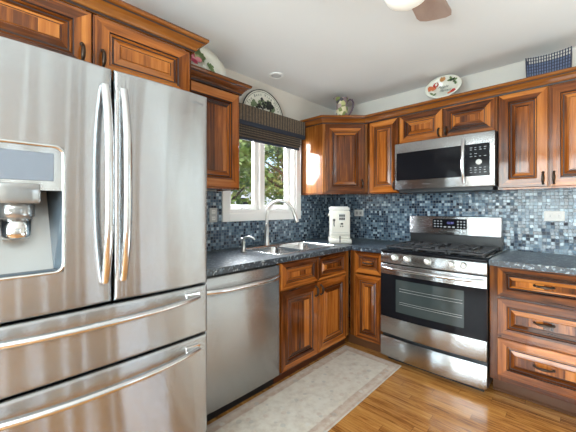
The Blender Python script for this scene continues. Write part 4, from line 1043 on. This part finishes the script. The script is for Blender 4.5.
# stands upright on the cabinet top, long side level
M2 = disc_frame(cc, u2, v2); b = MB(); b.X = M2; dish(b, .150, .108, .78, .010); b.m = [3] * len(b.m)
z = .002; random.seed(3)
blob(b, (-.105, .002), .026, 1, z); blob(b, (-.075, -.002), .020, 1, z + .0003); blob(b, (-.060, .028), .024, 0, z + .0006, 12, .08); blob(b, (-.056, .030), .010, 3, z + .0009, 8, .1, .017)
blob(b, (-.012, .074), .024, 2, z, 12, .1); leaf(b, (-.012, .098), .022, .012, .3, 3, z + .0004)
for c, rt in (((.055, .072), .5), ((.08, .055), -.8), ((.095, .078 - .03), 2), ((.045, .05), 1.5), ((.10, .015), .3)): leaf(b, c, .034, .024, rt, 4 if rt > 0 else 5, z)
blob(b, (.062, .050), .012, 5, z + .0004); blob(b, (.088, .030), .009, 5, z)
blob(b, (.085, -.058), .026, 0, z, 10, .2, .014, .5); blob(b, (.060, -.072), .016, 1, z + .0003, 10, .2, .010, .3)
for c, rt in (((-.085, -.052), 1.0), ((-.06, -.066), 2.2)): leaf(b, c, .036, .02, rt, 4, z)
b.build('dish', ['apple_red', 'peach', 'orange_fruit', 'porcelain', 'leaf_green', 'leaf_dark'], t)
for txt, du, dv, sz in (('Apple', .0, .004, .036), ('Harvest', .022, -.034, .028)):
    p = cc + u2 * du + v2 * dv + u2.cross(v2) * (-.0088 if False else -.0088)
    text_part('lettering', txt, sz, p, u2, v2, 'ink', t, .3)
# navy wire basket
t = thing('wire_basket', 'navy woven wire basket on top of the right wall cabinet', 'basket', (1.988, -.2, 2.105))
b = MB(); bw, bd, bh = .121, .075, .225; c0 = Vector((1.988, -.195, 2.104))
def bask(u, zf): # u in 0..4 around
    k = int(u) % 4; f = u - int(u); P = [(-1, -1), (1, -1), (1, 1), (-1, 1)]; p, q = P[k], P[(k + 1) % 4]
    x = p[0] + (q[0] - p[0]) * f; y = p[1] + (q[1] - p[1]) * f; fl = .94 + .06 * zf
    sag = -.012 * zf * (1 - (2 * f - 1) ** 2) if k in (0, 2) else 0
    return c0 + Vector((x * bw * fl, y * bd * fl, bh * zf + sag))
for k, cnt in ((0, 17), (1, 9), (2, 17), (3, 9)):
    for i in range(cnt): u = k + i / cnt; b.tube([bask(u, 0.0), bask(u, .5), bask(u, 1)], .0032, 6, 0)
for j in range(11):
    zf = (j + .15) / 10.4
    b.tube([bask(4 * i / 48 if i < 48 else 0, min(1, zf)) for i in range(49)], .0026, 5, 0, False)
b.build('wires', 'navy_wire', t)
b = MB()
for k in range(4):
    n = 8; vs = [bask(k + min(.999, i / n), zf) * 1 for zf in (.01, .80) for i in range(n + 1)]
    vs = [c0 + Vector(((p - c0).x * .955, (p - c0).y * .93, (p - c0).z)) for p in vs]
    b.add(vs, [(i, i + 1, n + 2 + i, n + 1 + i) for i in range(n)], 0, True)
vs = [c0 + Vector((sx * bw * .88, sy * bd * .86, .003)) for sx, sy in ((-1, -1), (1, -1), (1, 1), (-1, 1))]; b.add(vs, [(0, 1, 2, 3)], 0)
b.build('lining', 'basket_cloth', t)

# ---- ceiling: recessed light over the sink, fan with lamp
t = thing('recessed_ceiling_light', 'small round recessed downlight in the ceiling above the sink window', 'ceiling light', (.205, -1.155, H))
b = MB().lathe((.205, -1.155, H), [(.066, -.0005), (.066, -.006), (.050, -.010), (.046, -.004), (.044, -.001)], 32); b.build('trim_ring', 'trim_white', t)
MB().lathe((.205, -1.155, H - .001), [(.045, 0), (.044, -.004), (.03, -.007), (.001, -.008)], 28).build('bulb', 'bulb_grey', t)
FX, FY = 1.615, -1.73
t = thing('ceiling_fan', 'ceiling fan with weathered wood blades and a round white glass lamp', 'ceiling fan', (FX, FY, H))
b = MB().lathe((FX, FY, H), [(.001, -.001), (.07, -.001), (.075, -.03), (.10, -.04), (.105, -.13), (.07, -.15), (.05, -.165), (.05, -.185), (.001, -.185)], 28); b.build('motor', 'fan_metal', t)
b = MB().lathe((FX, FY, H), [(.052, -.186), (.094, -.200), (.098, -.222), (.096, -.242), (.082, -.270), (.052, -.290), (.02, -.298), (.001, -.299)], 32); b.build('lamp_shade', 'lamp_glass', t)
for k in range(3):
    q = R(95 + 120 * k); d = Vector((math.cos(q), math.sin(q), 0)); s = Vector((-d.y, d.x, 0)); cF = Vector((FX, FY, H - .115))
    b = MB(); pts = []
    outl = [(.15, .05), (.22, .07), (.34, .082), (.44, .088), (.475, .080), (.49, .05), (.493, 0), (.49, -.05), (.475, -.080), (.44, -.088), (.34, -.082), (.22, -.07), (.15, -.05)]
    top = [cF + d * a + s * c + Vector((0, 0, c * .16)) for a, c in outl]; bot = [p - Vector((0, 0, .008)) for p in top]; n = len(top)
    b.add(top + bot, [tuple(range(n)), tuple(range(2 * n - 1, n - 1, -1))] + [(i, (i + 1) % n, n + (i + 1) % n, n + i) for i in range(n)], 0)
    bl = b.build('blade', 'fan_wood', t)
    b = MB().tube([cF + d * .098 + Vector((0, 0, -.006)), cF + d * .13 + Vector((0, 0, -.016)), cF + d * .20 + Vector((0, 0, -.014))], [.012, .012, .010], 8); b.build('blade_arm', 'fan_metal', bl)

# ---- rug
b = MB().box((.592, -2.19, .0005), (1.122, -.66, .009), bev=.003)
tag(b.build('runner_rug', 'rug_pile', origin=(.857, -1.425, 0)), 'faded cream and rust oriental runner rug on the oak floor along the cabinets', 'rug')

# ------------------------------------------------------------------ outside the window
b = MB().box((-30, -26, -.45), (26, 24, -.35)); struct(b.build('ground', 'lawn'))
b = MB().box((-21, -8, -.349), (-15, 24, -.34)); struct(b.build('road', 'road'))
def tree(label, x, y, h, spread, n, mats, seed, low):
    random.seed(seed)
    t = thing('tree', label, 'tree', (x, y, -.35), 0, 'trees outside the sink window')
    b = MB().tube([(x, y, -.35), (x + .05, y, h * .3), (x - .05, y + .05, h * .6), (x, y, h * .9)], [.08, .06, .045, .02], 8)
    for k in range(5):
        q = random.uniform(0, 6.28); z = h * random.uniform(.25, .6); b.tube([(x, y, z), (x + math.cos(q) * spread * .6, y + math.sin(q) * spread * .6, z + .6)], [.05, .02], 6)
    b.build('trunk', 'bark', t)
    b = MB(); cl = []
    for k in range(46):
        zz = random.uniform(low, h); f = math.sin(math.pi * min(1, max(.12, (zz - low) / (h - low) * .85 + .15))) ** .6; q = random.uniform(0, 6.28); rr = spread * f * math.sqrt(random.random())
        cl.append((Vector((x + rr * math.cos(q), y + rr * math.sin(q), zz)), random.uniform(.25, .5), random.randrange(3)))
    vs = []; fs = []; ms = []
    for i in range(n):
        c, r, m = random.choice(cl); p = c + Vector((random.gauss(0, r * .5), random.gauss(0, r * .5), random.gauss(0, r * .42)))
        a = Vector((random.uniform(-1, 1), random.uniform(-1, 1), random.uniform(-.6, .6))).normalized(); e = a.cross(Vector((random.uniform(-1, 1), random.uniform(-1, 1), random.uniform(-1, 1)))).normalized()
        L = random.uniform(.05, .10); k = len(vs); vs += [p - a * L, p + e * L * .55, p + a * L, p - e * L * .55]; fs.append((k, k + 1, k + 2, k + 3)); ms.append(m if random.random() < .7 else random.randrange(3))
    b.add(vs, fs, ms); b.build('crown', mats, t)
LM = ['leaf_a', 'leaf_b', 'leaf_c']
tree('leafy tree seen through the left window sash', -3.7, .75, 4.2, 1.05, 8000, LM, 1, .75)
tree('dark dense tree seen through the right window sash', -5.2, 4.3, 5.2, 1.5, 8000, ['leaf_b', 'leaf_b', 'leaf_a'], 2, .6)
tree('rounded shrub-like tree low in the right window sash', -2.4, 2.95, 2.2, .5, 2600, LM, 3, .5)
tree('tall tree far back between the two window sashes', -8.6, 6.0, 6.0, 1.7, 8000, LM, 5, .9)
t = thing('neighbor_house', 'pale house across the road behind the trees', 'house', (-24, 18, -.35))
MB().box((-27, 13, -.35), (-22, 23, 3.2)).build('walls', 'siding', t)
MB().prism([(12.5, 3.2), (23.5, 3.2), (18, 5.4)], -27.3, -21.7, 'yz').build('roof', 'roof_tile', t)
for yy in (15, 20): MB().box((-22, yy, .8), (-21.97, yy + 1.2, 2.2)).build('window', 'black_gloss', t)
